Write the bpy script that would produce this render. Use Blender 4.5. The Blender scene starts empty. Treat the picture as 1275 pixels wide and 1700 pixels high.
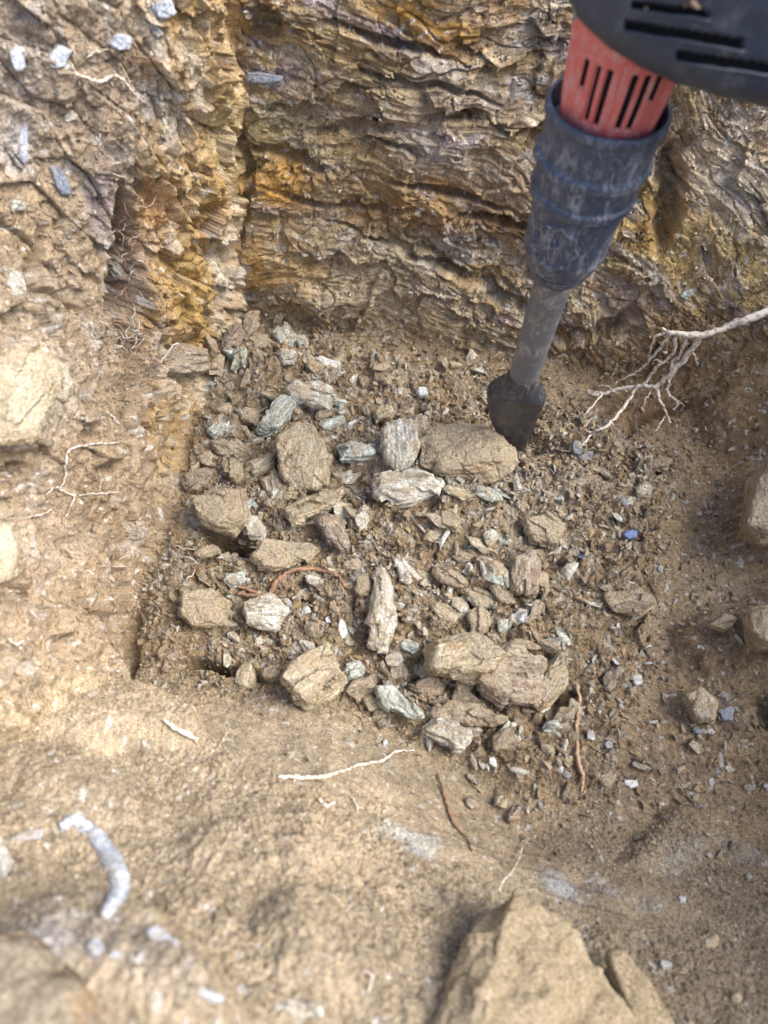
import bpy, bmesh, math, random
import numpy as np
from mathutils import Vector, Matrix
R = math.radians
scene = bpy.context.scene
COL = scene.collection

# ------------------------------------------------------------------ camera, world, sun, exposure
CAM = np.array([0.0, -0.40, 0.693])
PITCH = R(30)
FPX = 1228.0                                   # focal length in pixels of the 1275 x 1700 photograph
cd = bpy.data.cameras.new('camera'); cam = bpy.data.objects.new('camera', cd); COL.objects.link(cam)
cam.location = CAM; cam.rotation_euler = (PITCH, 0, 0)
cd.sensor_fit = 'VERTICAL'; cd.sensor_height = 36; cd.lens = FPX / 1700 * 36
cd.clip_start = 0.02; cd.clip_end = 500
cd.dof.use_dof = True; cd.dof.focus_distance = 0.80; cd.dof.aperture_fstop = 5.2
scene.camera = cam
w = bpy.data.worlds.new('World'); scene.world = w; w.use_nodes = True
SUN = Vector((0.60, -0.06, 0.75)).normalized()
nt = w.node_tree; bg = nt.nodes['Background']
sky = nt.nodes.new('ShaderNodeTexSky'); sky.sky_type = 'NISHITA'; sky.sun_disc = False
sky.sun_elevation = math.asin(SUN.z); sky.sun_rotation = math.atan2(SUN.x, SUN.y)
sky.air_density = 1.0; sky.dust_density = 4.0; sky.ozone_density = 1.0
nt.links.new(sky.outputs[0], bg.inputs[0]); bg.inputs[1].default_value = 0.15
sd = bpy.data.lights.new('sun', 'SUN'); sd.energy = 1.7; sd.angle = R(36); sd.color = (1, 0.95, 0.88)
so = bpy.data.objects.new('sun', sd); COL.objects.link(so); so.rotation_euler = SUN.to_track_quat('Z', 'Y').to_euler()
vs = scene.view_settings; vs.view_transform = 'Standard'; vs.look = 'None'; vs.gamma = 1; vs.exposure = 1.15

# ------------------------------------------------------------------ helpers
def tag(o, label=None, cat=None, group=None, kind=None):
    if label: o['label'] = label
    if cat: o['category'] = cat
    if group: o['group'] = group
    if kind: o['kind'] = kind
    return o
def empty(name, loc=(0, 0, 0)):
    o = bpy.data.objects.new(name, None); COL.objects.link(o); o.location = loc; o.empty_display_size = 0.02
    return o
def link_mesh(name, me, mats, parent=None, loc=None):
    o = bpy.data.objects.new(name, me); COL.objects.link(o)
    for m in (mats if isinstance(mats, (list, tuple)) else [mats]):
        if m and m.name not in [k.name for k in me.materials if k]: me.materials.append(m)
    if parent: o.parent = parent
    if loc is not None: o.location = loc
    return o
def raw_mesh(name, V, F4=None, F3=None, smooth=False, col=None):
    me = bpy.data.meshes.new(name)
    V = np.ascontiguousarray(V, dtype=np.float32)
    me.vertices.add(len(V)); me.vertices.foreach_set('co', V.ravel())
    loops = []; starts = []; n = 0
    if F4 is not None and len(F4):
        F4 = np.asarray(F4, dtype=np.int32); loops.append(F4.ravel()); starts.append(np.arange(len(F4)) * 4); n = len(F4) * 4
    if F3 is not None and len(F3):
        F3 = np.asarray(F3, dtype=np.int32); loops.append(F3.ravel()); starts.append(n + np.arange(len(F3)) * 3)
    L = np.concatenate(loops); S = np.concatenate(starts)
    me.loops.add(len(L)); me.loops.foreach_set('vertex_index', L.astype(np.int32))
    me.polygons.add(len(S)); me.polygons.foreach_set('loop_start', S.astype(np.int32))
    me.update(calc_edges=True)
    me.polygons.foreach_set('use_smooth', np.full(len(S), bool(smooth)))
    if col is not None:
        a = me.color_attributes.new('Col', 'FLOAT_COLOR', 'POINT')
        c = np.ones((len(V), 4), np.float32); c[:, :3] = col; a.data.foreach_set('color', c.ravel())
    me.update()
    return me

# vectorised noise
def _h(ix, iy, iz, seed):
    h = (ix.astype(np.int64) * 374761393 + iy.astype(np.int64) * 668265263 + iz.astype(np.int64) * 2147483647 + seed * 974634777) & 0xffffffff
    h = h.astype(np.uint32)
    h ^= h >> 13; h *= np.uint32(1274126177); h ^= h >> 16; h *= np.uint32(2246822519); h ^= h >> 13
    return h
def _f(h): return (h & np.uint32(0xffffff)).astype(np.float32) / 16777215.0
def vnoise(x, y, z, seed=0):
    """value noise in -1..1"""
    ix = np.floor(x); iy = np.floor(y); iz = np.floor(z)
    fx = (x - ix).astype(np.float32); fy = (y - iy).astype(np.float32); fz = (z - iz).astype(np.float32)
    ix = ix.astype(np.int64); iy = iy.astype(np.int64); iz = iz.astype(np.int64)
    fx = fx * fx * (3 - 2 * fx); fy = fy * fy * (3 - 2 * fy); fz = fz * fz * (3 - 2 * fz)
    r = 0
    for dx in (0, 1):
        wx = fx if dx else 1 - fx
        for dy in (0, 1):
            wy = fy if dy else 1 - fy
            for dz in (0, 1):
                wz = fz if dz else 1 - fz
                r = r + _f(_h(ix + dx, iy + dy, iz + dz, seed)) * (wx * wy * wz)
    return r * 2 - 1
def fbm(x, y, z, octv=4, seed=0, gain=0.5, lac=2.03):
    a = 1.0; s = 0; t = 0
    for k in range(octv):
        s = s + a * vnoise(x, y, z, seed + k * 17); t += a
        x = x * lac + 3.1; y = y * lac + 7.7; z = z * lac + 1.3; a *= gain
    return s / t
def vor2(u, v, seed=0, jit=0.9):
    """returns F1, F2, cell random, tilt value (cell-local random plane)"""
    iu = np.floor(u).astype(np.int64); iv = np.floor(v).astype(np.int64)
    F1 = np.full(u.shape, 9.0, np.float32); F2 = F1.copy(); rid = np.zeros(u.shape, np.float32); tilt = np.zeros(u.shape, np.float32)
    z0 = np.zeros_like(iu)
    for dx in (-1, 0, 1):
        for dy in (-1, 0, 1):
            cx = iu + dx; cy = iv + dy
            h = _h(cx, cy, z0, seed); a = _f(h); b = _f(_h(cx, cy, z0 + 1, seed)); c = _f(h >> np.uint32(5) ^ np.uint32(77777))
            px = (cx + 0.5 + (a - 0.5) * jit - u).astype(np.float32); py = (cy + 0.5 + (b - 0.5) * jit - v).astype(np.float32)
            d = np.sqrt(px * px + py * py)
            near = d < F1
            F2 = np.where(near, F1, np.minimum(F2, d))
            rr = _f(_h(cx, cy, z0 + 2, seed)); ang = c * 6.283
            tilt = np.where(near, px * np.cos(ang) + py * np.sin(ang), tilt)
            rid = np.where(near, rr, rid); F1 = np.where(near, d, F1)
    return F1, F2, rid, tilt
def sst(a, b, x):
    t = np.clip((x - a) / (b - a), 0, 1); return t * t * (3 - 2 * t)
def nrm(v): v = np.asarray(v, float); return v / np.linalg.norm(v)
U_ = np.array([0, math.cos(PITCH), math.sin(PITCH)]); F_ = np.array([0, math.sin(PITCH), -math.cos(PITCH)]); R_ = np.array([1.0, 0, 0])
def ray(px, py):
    px = np.asarray(px, float); py = np.asarray(py, float)
    return F_ + ((px - 637.5) / FPX)[..., None] * R_ + ((850 - py) / FPX)[..., None] * U_
def at(px, py, depth): return CAM + ray(px, py) * depth
def proj(P):
    d = np.asarray(P) - CAM; z = d @ F_
    return 637.5 + FPX * (d @ R_) / z, 850 - FPX * (d @ U_) / z, z

# ------------------------------------------------------------------ materials
def new_mat(name, rough=0.9, spec=0.3):
    m = bpy.data.materials.new(name); m.use_nodes = True
    b = m.node_tree.nodes['Principled BSDF']; b.inputs['Roughness'].default_value = rough
    b.inputs['Specular IOR Level'].default_value = spec
    return m, m.node_tree, b
def N(nt, t, **kw):
    n = nt.nodes.new(t)
    for k, v in kw.items():
        if k in n.inputs: n.inputs[k].default_value = v
        else: setattr(n, k, v)
    return n
def noise_n(nt, vec, scale, detail=4, rough=0.6, dist=0.0):
    n = N(nt, 'ShaderNodeTexNoise', Scale=scale, Detail=detail, Roughness=rough, Distortion=dist)
    nt.links.new(vec, n.inputs['Vector']); return n.outputs['Fac']
def ramp(nt, fac, stops):
    r = nt.nodes.new('ShaderNodeValToRGB'); nt.links.new(fac, r.inputs[0])
    e = r.color_ramp.elements
    while len(e) < len(stops): e.new(0.5)
    for k, (p, c) in enumerate(stops):
        e[k].position = p; e[k].color = (*c, 1) if len(c) == 3 else c
    return r.outputs[0]
def mixc(nt, f, a, b, mode='MIX'):
    m = nt.nodes.new('ShaderNodeMix'); m.data_type = 'RGBA'; m.blend_type = mode
    for s, v in ((0, f), (6, a), (7, b)):
        if isinstance(v, bpy.types.NodeSocket): nt.links.new(v, m.inputs[s])
        elif s == 0: m.inputs[0].default_value = v
        else: m.inputs[s].default_value = (*v, 1)
    return m.outputs[2]
def math_n(nt, op, a, b=None):
    m = nt.nodes.new('ShaderNodeMath'); m.operation = op
    for i, v in enumerate((a, b)):
        if v is None: continue
        if isinstance(v, bpy.types.NodeSocket): nt.links.new(v, m.inputs[i])
        else: m.inputs[i].default_value = v
    return m.outputs[0]
def bump_n(nt, bsdf, h, strength, dist, prev=None):
    b = nt.nodes.new('ShaderNodeBump'); b.inputs['Strength'].default_value = strength; b.inputs['Distance'].default_value = dist
    nt.links.new(h, b.inputs['Height'])
    if prev: nt.links.new(prev, b.inputs['Normal'])
    nt.links.new(b.outputs[0], bsdf.inputs['Normal']); return b.outputs[0]

def earth_material(name, grain=900):
    m, nt, b = new_mat(name, 0.88, 0.25)
    a = nt.nodes.new('ShaderNodeVertexColor'); a.layer_name = 'Col'
    g = nt.nodes.new('ShaderNodeNewGeometry')
    n1 = noise_n(nt, g.outputs['Position'], grain, 3, 0.75)
    k = ramp(nt, n1, [(0.28, (0.36, 0.34, 0.33)), (0.5, (1, 1, 1)), (0.72, (1.8, 1.8, 1.85))])
    c = mixc(nt, 1.0, a.outputs[0], k, 'MULTIPLY')
    nt.links.new(c, b.inputs['Base Color'])
    n2 = noise_n(nt, g.outputs['Position'], grain * 0.6, 5, 0.7)
    bump_n(nt, b, n2, 1.0, 0.0022)
    # glints: mica on the schist
    n3 = noise_n(nt, g.outputs['Position'], 420, 2, 0.5)
    r = ramp(nt, n3, [(0.0, (0.9, 0.9, 0.9)), (0.6, (0.85, 0.85, 0.85)), (0.72, (0.42, 0.42, 0.42))])
    nt.links.new(r, b.inputs['Roughness'])
    return m
M_EARTH = earth_material('earth_and_rock')

def stone_material(name, c1, c2, c3, dust=0.45, stripe=1.0, rust=0.5):
    """layered schist: bands along the local plate, blotches, a coat of dry dust on what faces up"""
    m, nt, b = new_mat(name, 0.75, 0.35)
    if name not in ('chalky_blue_flake', 'bright_blue_chip'): c1, c2, c3 = (tuple(v * k for v, k in zip(c, (0.95, 1.01, 0.99))) for c in (c1, c2, c3))
    tc = nt.nodes.new('ShaderNodeTexCoord'); oi = nt.nodes.new('ShaderNodeObjectInfo')
    off = nt.nodes.new('ShaderNodeVectorMath'); off.operation = 'ADD'
    nt.links.new(tc.outputs['Object'], off.inputs[0])
    mul = math_n(nt, 'MULTIPLY', oi.outputs['Random'], 37.0)
    cmb = nt.nodes.new('ShaderNodeCombineXYZ')
    for i in range(3): nt.links.new(mul, cmb.inputs[i])
    nt.links.new(cmb.outputs[0], off.inputs[1])
    mp = nt.nodes.new('ShaderNodeMapping'); mp.inputs['Scale'].default_value = (0.14, 1.0, 1.0)
    nt.links.new(off.outputs[0], mp.inputs[0])
    s = noise_n(nt, mp.outputs[0], 150, 5, 0.65, 0.4)
    bl = noise_n(nt, off.outputs[0], 42, 4, 0.62, 0.8)
    base = ramp(nt, s, [(0.36, c2), (0.46, c1), (0.55, c3), (0.63, c1), (0.68, c2)]) if stripe else ramp(nt, bl, [(0.36, c2), (0.5, c1), (0.62, c3)])
    if stripe: base = mixc(nt, 1.0, base, ramp(nt, noise_n(nt, mp.outputs[0], 330, 3, 0.6, 0.3), [(0.36, (0.55, 0.53, 0.5)), (0.5, (1, 1, 1)), (0.64, (1.3, 1.3, 1.3))]), 'MULTIPLY')
    bl2 = ramp(nt, bl, [(0.40, (0, 0, 0)), (0.56, (1, 1, 1))])
    base = mixc(nt, math_n(nt, 'MULTIPLY', bl2, 0.55), base, mixc(nt, 0.5, c2, c3))
    fine = noise_n(nt, off.outputs[0], 520, 4, 0.7)
    if rust:
        rn_ = noise_n(nt, off.outputs[0], 55, 5, 0.68, 0.6)
        base = mixc(nt, math_n(nt, 'MULTIPLY', ramp(nt, rn_, [(0.53, (0, 0, 0)), (0.60, (1, 1, 1))]), rust), base, (0.31, 0.205, 0.10))
        base = mixc(nt, math_n(nt, 'MULTIPLY', ramp(nt, rn_, [(0.38, (1, 1, 1)), (0.44, (0, 0, 0))]), rust * .7), base, (0.13, 0.085, 0.07))
    # dust
    g = nt.nodes.new('ShaderNodeNewGeometry'); sx = nt.nodes.new('ShaderNodeSeparateXYZ'); nt.links.new(g.outputs['Normal'], sx.inputs[0])
    dn = noise_n(nt, off.outputs[0], 70, 5, 0.7)
    du = math_n(nt, 'ADD', math_n(nt, 'MULTIPLY', sx.outputs[2], 0.35), dn)
    lo = 1.02 - dust * 0.55
    duf = ramp(nt, du, [(min(lo - 0.12, .9), (0, 0, 0)), (min(lo + 0.1, .99), (1, 1, 1))])
    base = mixc(nt, math_n(nt, 'MULTIPLY', duf, 0.8), base, (0.335, 0.285, 0.205))
    base = mixc(nt, 1.0, base, ramp(nt, fine, [(0.31, (0.55, 0.53, 0.51)), (0.5, (1, 1, 1)), (0.68, (1.5, 1.5, 1.5))]), 'MULTIPLY')
    nt.links.new(base, b.inputs['Base Color'])
    p = bump_n(nt, b, s, 0.8, 0.0015)
    bump_n(nt, b, fine, 0.6, 0.0012, p)
    rr = ramp(nt, fine, [(0.3, (0.8, 0.8, 0.8)), (0.65, (0.5, 0.5, 0.5))]); nt.links.new(rr, b.inputs['Roughness'])
    return m
SM = {
 'P': stone_material('pale_schist', (0.44, 0.40, 0.34), (0.24, 0.19, 0.13), (0.62, 0.61, 0.59), 0.28, 1, .5),
 'G': stone_material('grey_green_schist', (0.38, 0.40, 0.36), (0.20, 0.19, 0.15), (0.56, 0.60, 0.60), 0.25),
 'O': stone_material('ochre_schist', (0.37, 0.28, 0.17), (0.17, 0.11, 0.07), (0.52, 0.47, 0.38), 0.35),
 'B': stone_material('brown_schist', (0.25, 0.18, 0.12), (0.14, 0.10, 0.075), (0.34, 0.28, 0.22), 0.40),
 'D': stone_material('purple_brown_schist', (0.15, 0.10, 0.095), (0.07, 0.045, 0.045), (0.42, 0.36, 0.32), 0.35),
 'T': stone_material('dusty_tan_stone', (0.35, 0.275, 0.19), (0.24, 0.18, 0.12), (0.44, 0.37, 0.28), 0.6, 0),
 'W': stone_material('white_quartz', (0.66, 0.66, 0.67), (0.50, 0.48, 0.47), (0.74, 0.75, 0.78), 0.1, 0, 0.15),
 'U': stone_material('blue_grey_slate', (0.22, 0.25, 0.33), (0.12, 0.13, 0.18), (0.36, 0.38, 0.45), 0.25, 0, 0.15),
 'C': stone_material('cream_boulder_rock', (0.50, 0.42, 0.30), (0.38, 0.29, 0.19), (0.60, 0.54, 0.44), 0.45, 0, 0.25),
 'V': stone_material('bright_blue_chip', (0.17, 0.23, 0.46), (0.12, 0.16, 0.34), (0.30, 0.36, 0.58), 0.1, 0, 0.0),
 'R': stone_material('rusty_schist', (0.31, 0.23, 0.165), (0.17, 0.11, 0.075), (0.48, 0.41, 0.35), 0.3),
 'K': stone_material('chalky_blue_flake', (0.47, 0.54, 0.64), (0.38, 0.41, 0.47), (0.60, 0.67, 0.77), 0.40, 0, 0.15),
}

m_, nt_, b_ = new_mat('sandy_earth', 0.92, 0.2); g_ = nt_.nodes.new('ShaderNodeNewGeometry')
a_ = ramp(nt_, noise_n(nt_, g_.outputs['Position'], 70, 5, 0.7), [(0.35, (0.46, 0.37, 0.245)), (0.5, (0.55, 0.45, 0.30)), (0.65, (0.64, 0.54, 0.38))])
e_ = noise_n(nt_, g_.outputs['Position'], 620, 4, 0.8)
nt_.links.new(mixc(nt_, 1.0, a_, ramp(nt_, e_, [(0.34, (0.42, 0.39, 0.37)), (0.5, (1, 1, 1)), (0.66, (1.6, 1.6, 1.6))]), 'MULTIPLY'), b_.inputs['Base Color'])
bump_n(nt_, b_, e_, 1.0, 0.003); SM['S'] = m_

# ------------------------------------------------------------------ the pit: one world-space surface, sampled and displaced
def smax(a, b, k):
    h = np.clip(0.5 + 0.5 * (a - b) / k, 0, 1); return b + (a - b) * h + k * h * (1 - h)
def ramps(x, y, z=0.0):
    fl = 0.010 + 0.022 * np.exp(-((x - 0.06) ** 2 / 0.03 + (y + 0.05) ** 2 / 0.012)) + 0.02 * np.exp(-((x + 0.13) ** 2 / 0.008 + (y - 0.12) ** 2 / 0.02)) + 0.03 * sst(0.2, 0.42, x)
    yb = np.interp(x, [-.6, -.2, 0, .2, .3, .44, .8], [.26, .255, .24, .19, .15, .095, .05])
    kb = np.interp(x, [-.2, .05, .25, .45], [5.5, 4.5, 2.6, 1.9])
    back = (y - yb) * kb
    xl = np.interp(y, [-.45, -.2, -.1, 0, .09, .26, .5], [-.25, -.24, -.245, -.215, -.208, -.186, -.18])
    xl = xl + 0.42 * np.clip(z, 0, .5) * sst(0.08, 0.26, y)
    left = (xl - x) * 3.6
    yf = np.interp(x, [-.4, -.24, -.044, .05, .116, .336, .6], [-.18, -.185, -.205, -.26, -.30, -.305, -.25])
    kf = np.interp(x, [-.3, 0, .15, .35], [1.35, 1.2, 0.95, 0.6])
    front = (yf - y) * kf
    right = (x - 0.415) * 1.9
    return fl, back, left, front, right
def H(x, y, z=0.0):
    fl, ba, le, fr, ri = ramps(x, y, z)
    z = smax(fl, fr, 0.03); z = smax(z, ri, 0.05); z = smax(z, ba, 0.025); z = smax(z, le, 0.03)
    return -smax(-z, np.full_like(z, -0.56), 0.04)
# frame plus generous margins
MX0, MX1, MY0, MY1 = -260.0, 1535.0, -300.0, 2060.0
def march(px, py):
    d = ray(px, py)
    t0 = np.full(px.shape, 0.12); t1 = None
    prev = t0.copy(); hit = np.zeros(px.shape, bool); lo = t0.copy(); hi = np.full(px.shape, 3.0)
    for k in range(180):
        t = prev + 0.008
        P = CAM + d * t[..., None]
        below = (P[..., 2] < H(P[..., 0], P[..., 1], P[..., 2])) & ~hit
        lo = np.where(below, prev, lo); hi = np.where(below, t, hi); hit |= below; prev = t
        if hit.all(): break
    for k in range(18):
        mid = (lo + hi) / 2; P = CAM + d * mid[..., None]
        b = P[..., 2] < H(P[..., 0], P[..., 1], P[..., 2]); hi = np.where(b, mid, hi); lo = np.where(b, lo, mid)
    return (lo + hi) / 2
cx_ = np.linspace(MX0, MX1, 300); cy_ = np.linspace(MY0, MY1, 394)
CXg, CYg = np.meshgrid(cx_, cy_)
CT = march(CXg, CYg)
for _ in range(2):                              # soften creases a little
    CTp = np.pad(CT, 1, mode='edge'); CT = (CTp[1:-1, 1:-1] * 4 + CTp[:-2, 1:-1] + CTp[2:, 1:-1] + CTp[1:-1, :-2] + CTp[1:-1, 2:]) / 8
QUAL = 1.0
NX, NY = int(1180 * QUAL), int(1550 * QUAL)
gx = np.linspace(MX0, MX1, NX); gy = np.linspace(MY0, MY1, NY)
# bicubic-ish upsample (linear in both axes of a smooth field, then a light blur)
def up(A):
    fx = (gx - MX0) / (MX1 - MX0) * (A.shape[1] - 1); fy = (gy - MY0) / (MY1 - MY0) * (A.shape[0] - 1)
    ix = np.minimum(fx.astype(int), A.shape[1] - 2); iy = np.minimum(fy.astype(int), A.shape[0] - 2)
    tx = (fx - ix)[None, :]; ty = (fy - iy)[:, None]
    B = A[iy][:, ix] * (1 - tx) + A[iy][:, ix + 1] * tx
    C = A[iy + 1][:, ix] * (1 - tx) + A[iy + 1][:, ix + 1] * tx
    return B * (1 - ty) + C * ty
T0 = up(CT)
PX, PY = np.meshgrid(gx, gy)
P0 = CAM + ray(PX, PY) * T0[..., None]
def normals(P):
    dx = np.gradient(P, axis=1); dy = np.gradient(P, axis=0)
    n = np.cross(dy, dx); n /= np.linalg.norm(n, axis=-1, keepdims=True) + 1e-12
    v = CAM - P; s = np.sign((n * v).sum(-1, keepdims=True)); return n * s
def blur(A, k):
    for _ in range(k):
        Ap = np.pad(A, ((1, 1), (1, 1)) + ((0, 0),) * (A.ndim - 2), mode='edge')
        A = (Ap[1:-1, 1:-1] * 2 + Ap[:-2, 1:-1] + Ap[2:, 1:-1] + Ap[1:-1, :-2] + Ap[1:-1, 2:]) / 6
    return A
N0 = normals(P0); N0 = blur(N0, 6); N0 /= np.linalg.norm(N0, axis=-1, keepdims=True)
X, Y, Z = (P0[..., k] for k in range(3))
rp = ramps(X, Y, Z)
wt = np.stack([rp[0] + 0.004, rp[1], rp[2], rp[3], rp[4]]) + 0.012 * np.stack([vnoise(X * 14, Y * 14, Z * 14, 900 + k) for k in range(5)])
wt = np.exp(np.clip((wt - wt.max(0)) / 0.012, -30, 0)); wt /= wt.sum(0)
W0, WB, WL, WF, WR = wt
W0 = W0 + WR * 0.6
# domain-warped picture coordinates of the base surface, used only to say where on the pit a feature lies
wpx = PX + 26 * fbm(X * 16, Y * 16, Z * 16, 3, 51) + 8 * fbm(X * 70, Y * 70, Z * 70, 2, 61)
wpy = PY + 26 * fbm(X * 16, Y * 16, Z * 16, 3, 71) + 8 * fbm(X * 70, Y * 70, Z * 70, 2, 81)
def ell(px, py, a, b, ang=0, soft=0.5, warp=True):
    x, y = (wpx, wpy) if warp else (PX, PY)
    c, s = math.cos(R(ang)), math.sin(R(ang)); dx = x - px; dy = -(y - py)
    q = np.sqrt(((dx * c + dy * s) / a) ** 2 + ((-dx * s + dy * c) / b) ** 2)
    return 1 - sst(1 - soft, 1 + soft * 0.6, q)
def poly_mask(pts, soft, warp=0.5):
    """soft mask of a polygon (signed distance in photo pixels)"""
    x = PX + (wpx - PX) * warp; y = PY + (wpy - PY) * warp
    d = np.full(x.shape, 1e9); ins = np.zeros(x.shape, bool)
    n = len(pts)
    for i in range(n):
        x0, y0 = pts[i]; x1, y1 = pts[(i + 1) % n]
        ex, ey = x1 - x0, y1 - y0
        t = np.clip(((x - x0) * ex + (y - y0) * ey) / (ex * ex + ey * ey), 0, 1)
        d = np.minimum(d, np.hypot(x - x0 - ex * t, y - y0 - ey * t))
        c = ((y0 > y) != (y1 > y)) & (x < ex * (y - y0) / ((y1 - y0) or 1e-9) + x0); ins ^= c
    return sst(-soft, soft, np.where(ins, d, -d))

# --- rock on the back face: dipping strata
rockband = poly_mask([(215, -320), (400, -320), (405, 540), (345, 700), (335, 800), (262, 790), (235, 700), (225, 300)], 22)
wrap = fbm(X * 5, Y * 5, Z * 5, 3, 5)
dip = np.interp(X, [-.2, 0, .2, .4], [0.05, 0.20, 0.30, 0.38]) + 0.35 * fbm(X * 6, Y * 6, Z * 6, 2, 15)
S = Z + X * dip + 0.030 * wrap + 0.012 * fbm(X * 18, Y * 18, Z * 18, 3, 9)
# --- right-hand massive rock: calmer
massive = poly_mask([(1120, 150), (1500, 120), (1500, 700), (1000, 620), (990, 500), (1090, 430)], 40)
disp = np.zeros_like(X)
backw = WB * (1 - 0.0 * rockband)
D = 0.030 * fbm(X * 7, Y * 7, Z * 9, 3, 11)
def crack(F1, F2, wdt): return 1 - sst(0, wdt, F2 - F1)
wj = 0.5 * fbm(X * 40, Y * 40, Z * 40, 3, 19)
a1 = vor2(X * 11 + 2 * wrap + wj, S * 21 + wj, 21); a2 = vor2(X * 27 + 1.5 * wrap + wj, S * 60 + wj, 22); a3 = vor2(X * 85 + wj, S * 160 + wj, 23); a4 = vor2(X * 220, S * 380, 24)
a0 = vor2((X + .5 * Z) * 17 + wj, (Z - .35 * X) * 19 + wj, 25)                # joints that cut across the bedding
calm = sst(-.12, .22, fbm(X * 8, Y * 8, Z * 8 + 4, 3, 29)); mrough = sst(-0.2, 0.3, fbm(X * 13, Y * 13, Z * 13, 2, 31))
D = D + 0.012 * (a1[2] - 0.5) + 0.016 * a1[3] - 0.002 * crack(a1[0], a1[1], 0.10) + 0.008 * (a0[2] - .5) + 0.013 * a0[3]
D = D + (1 - .85 * calm) * (0.009 * (a2[2] - 0.5) + 0.009 * a2[3] - 0.0015 * crack(a2[0], a2[1], 0.12))
D = D + (0.15 + mrough) * (1 - .7 * calm) * (0.0060 * (a3[2] - 0.5) + 0.005 * a3[3]) + (.4 + mrough) * 0.0014 * (a4[2] - 0.5) + (.35 + .65 * mrough) * 0.0030 * fbm(X * 110, Y * 110, Z * 140, 3, 33)
D = D + calm * 0.0012 * fbm(X * 30, Y * 30, S * 300, 3, 35)
st_ = fbm(X * 8, Y * 8, Z * 10, 2, 49)
led = S * 13 + 1.2 * wrap; led = led - np.floor(led)
D = D + 0.006 * (sst(0, 0.85, led) - sst(0.9, 1.0, led)) * sst(-.2, .3, fbm(X * 9, Y * 9, Z * 9, 2, 37))
seamc = np.abs(fbm(X * 7, Y * 7, S * 13, 3, 39)); D = D - 0.006 * (1 - sst(0, .018, seamc)) * (wrap > -.1)
D = 0.50 * D * (1 - .4 * massive) + (1 - .5 * massive) * (0.0022 * sst(-.1, .25, st_) * np.abs(fbm(X * 16, Y * 16, S * 210, 3, 47)) + 0.0016 * fbm(X * 60, Y * 60, S * 330, 2, 48))
disp += WB * D
# --- left face: crumbly ochre band and clods
b1 = vor2(Y * 24 + X * 14 + Z * 6 + wrap, Z * 19 - Y * 5 + X * 16, 41); b2 = vor2(Y * 55 + X * 40 + Z * 20, Z * 50 - X * 40, 42); b3 = vor2(Y * 130 + 90 * X, Z * 140 - 90 * X, 43)
E = 0.022 * fbm(X * 9, Y * 9, Z * 6, 4, 44) + 0.010 * (b1[2] - 0.5) + 0.010 * b1[3] + 0.006 * (b2[2] - 0.5) + 0.005 * b2[3] - 0.003 * crack(b1[0], b1[1], 0.1) + 0.0026 * (b3[2] - 0.5)
E = E * (0.75 + 0.5 * rockband) + 0.004 * fbm(X * 120, Y * 120, Z * 120, 3, 45)
disp += WL * E
# --- floor rubble and sand
c1 = vor2(X * 26 + wrap, Y * 30, 61); c2 = vor2(X * 60, Y * 70, 62); c3 = vor2(X * 140, Y * 150, 63); c4 = vor2(X * 320, Y * 320, 64)
rub = poly_mask([(300, 520), (560, 570), (900, 640), (1130, 760), (1080, 1000), (1010, 1330), (850, 1350), (700, 1230), (470, 1180), (240, 1140), (240, 1000), (300, 830)], 45)
G = 0.012 * fbm(X * 12, Y * 12, Z * 12, 3, 65) + 0.012 * rub + rub * (0.009 * (c1[2] - 0.5) + 0.007 * c1[3]  + 0.006 * (c2[2] - 0.5) + 0.005 * c2[3] )
G = G + (0.4 + 0.6 * rub) * (0.003 * (c3[2] - 0.5) + 0.002 * c3[3]) + 0.0016 * (c4[2] - 0.5)
disp += W0 * G
# --- sandy front bank
scr = ell(620, 1255, 330, 60, -13, 0.5) + ell(960, 1470, 230, 80, -15, 0.5) + ell(760, 1370, 120, 60, -20, .5); scr = np.clip(scr, 0, 1)
f4 = vor2(X * 260, Y * 260, 72); f3 = vor2(X * 90, Y * 90, 73)
Fd = 0.018 * fbm(X * 7, Y * 7, Z * 7, 5, 74, 0.5) + (1 - 0.75 * scr) * (0.0016 * (f4[2] - 0.5) + 0.0016 * vnoise(X * 480, Y * 480, Z * 480, 77) + 0.0024 * fbm(X * 60, Y * 60, Z * 60, 4, 75) + 0.0018 * (f3[2] - .5))
Fd = Fd + scr * 0.003 * fbm(X * 20, (Y + .3 * X) * 120, Z * 30, 3, 76)
disp += WF * Fd
# --- single landforms (photo position, size, tilt, height in metres)
def lump(m, amp):
    global disp
    disp = disp + m * amp
lump(poly_mask([(795, 1515), (848, 1478), (900, 1515), (1000, 1640), (1070, 1730), (1080, 2100), (680, 2100), (735, 1640)], 75, 0.3), 0.008)
lump(poly_mask([(985, 1580), (1030, 1582), (1110, 1690), (1180, 1900), (1110, 1900), (1045, 1690)], 34, 0.4), 0.010)
lump(poly_mask([(0, 995), (120, 1010), (205, 1150), (330, 1195), (330, 1230), (150, 1250), (-100, 1200), (-100, 990)], 16, 0.6), 0.020)
lump(poly_mask([(-280, 560), (60, 560), (105, 600), (88, 680), (50, 748), (-280, 760)], 10, 0.6), 0.012)
lump(poly_mask([(-280, 850), (20, 880), (35, 950), (-280, 1000)], 12, 0.8), 0.010)
lump(ell(540, 1385, 90, 45, -20), 0.010); lump(ell(420, 1420, 110, 60, -10), 0.010); lump(ell(120, 1300, 160, 50, -15), 0.012)
lump(ell(190, 1640, 200, 110, -25), 0.020); lump(ell(560, 1560, 120, 80, -20), 0.012)
lump(ell(1190, 1060, 70, 40), 0.018); lump(ell(1262, 860, 50, 90, 10), 0.02); lump(ell(1260, 1045, 50, 55), 0.022)
lump(ell(1150, 1400, 110, 45, 15), 0.012); lump(ell(700, 790, 110, 60, -10), 0.012)
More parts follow.
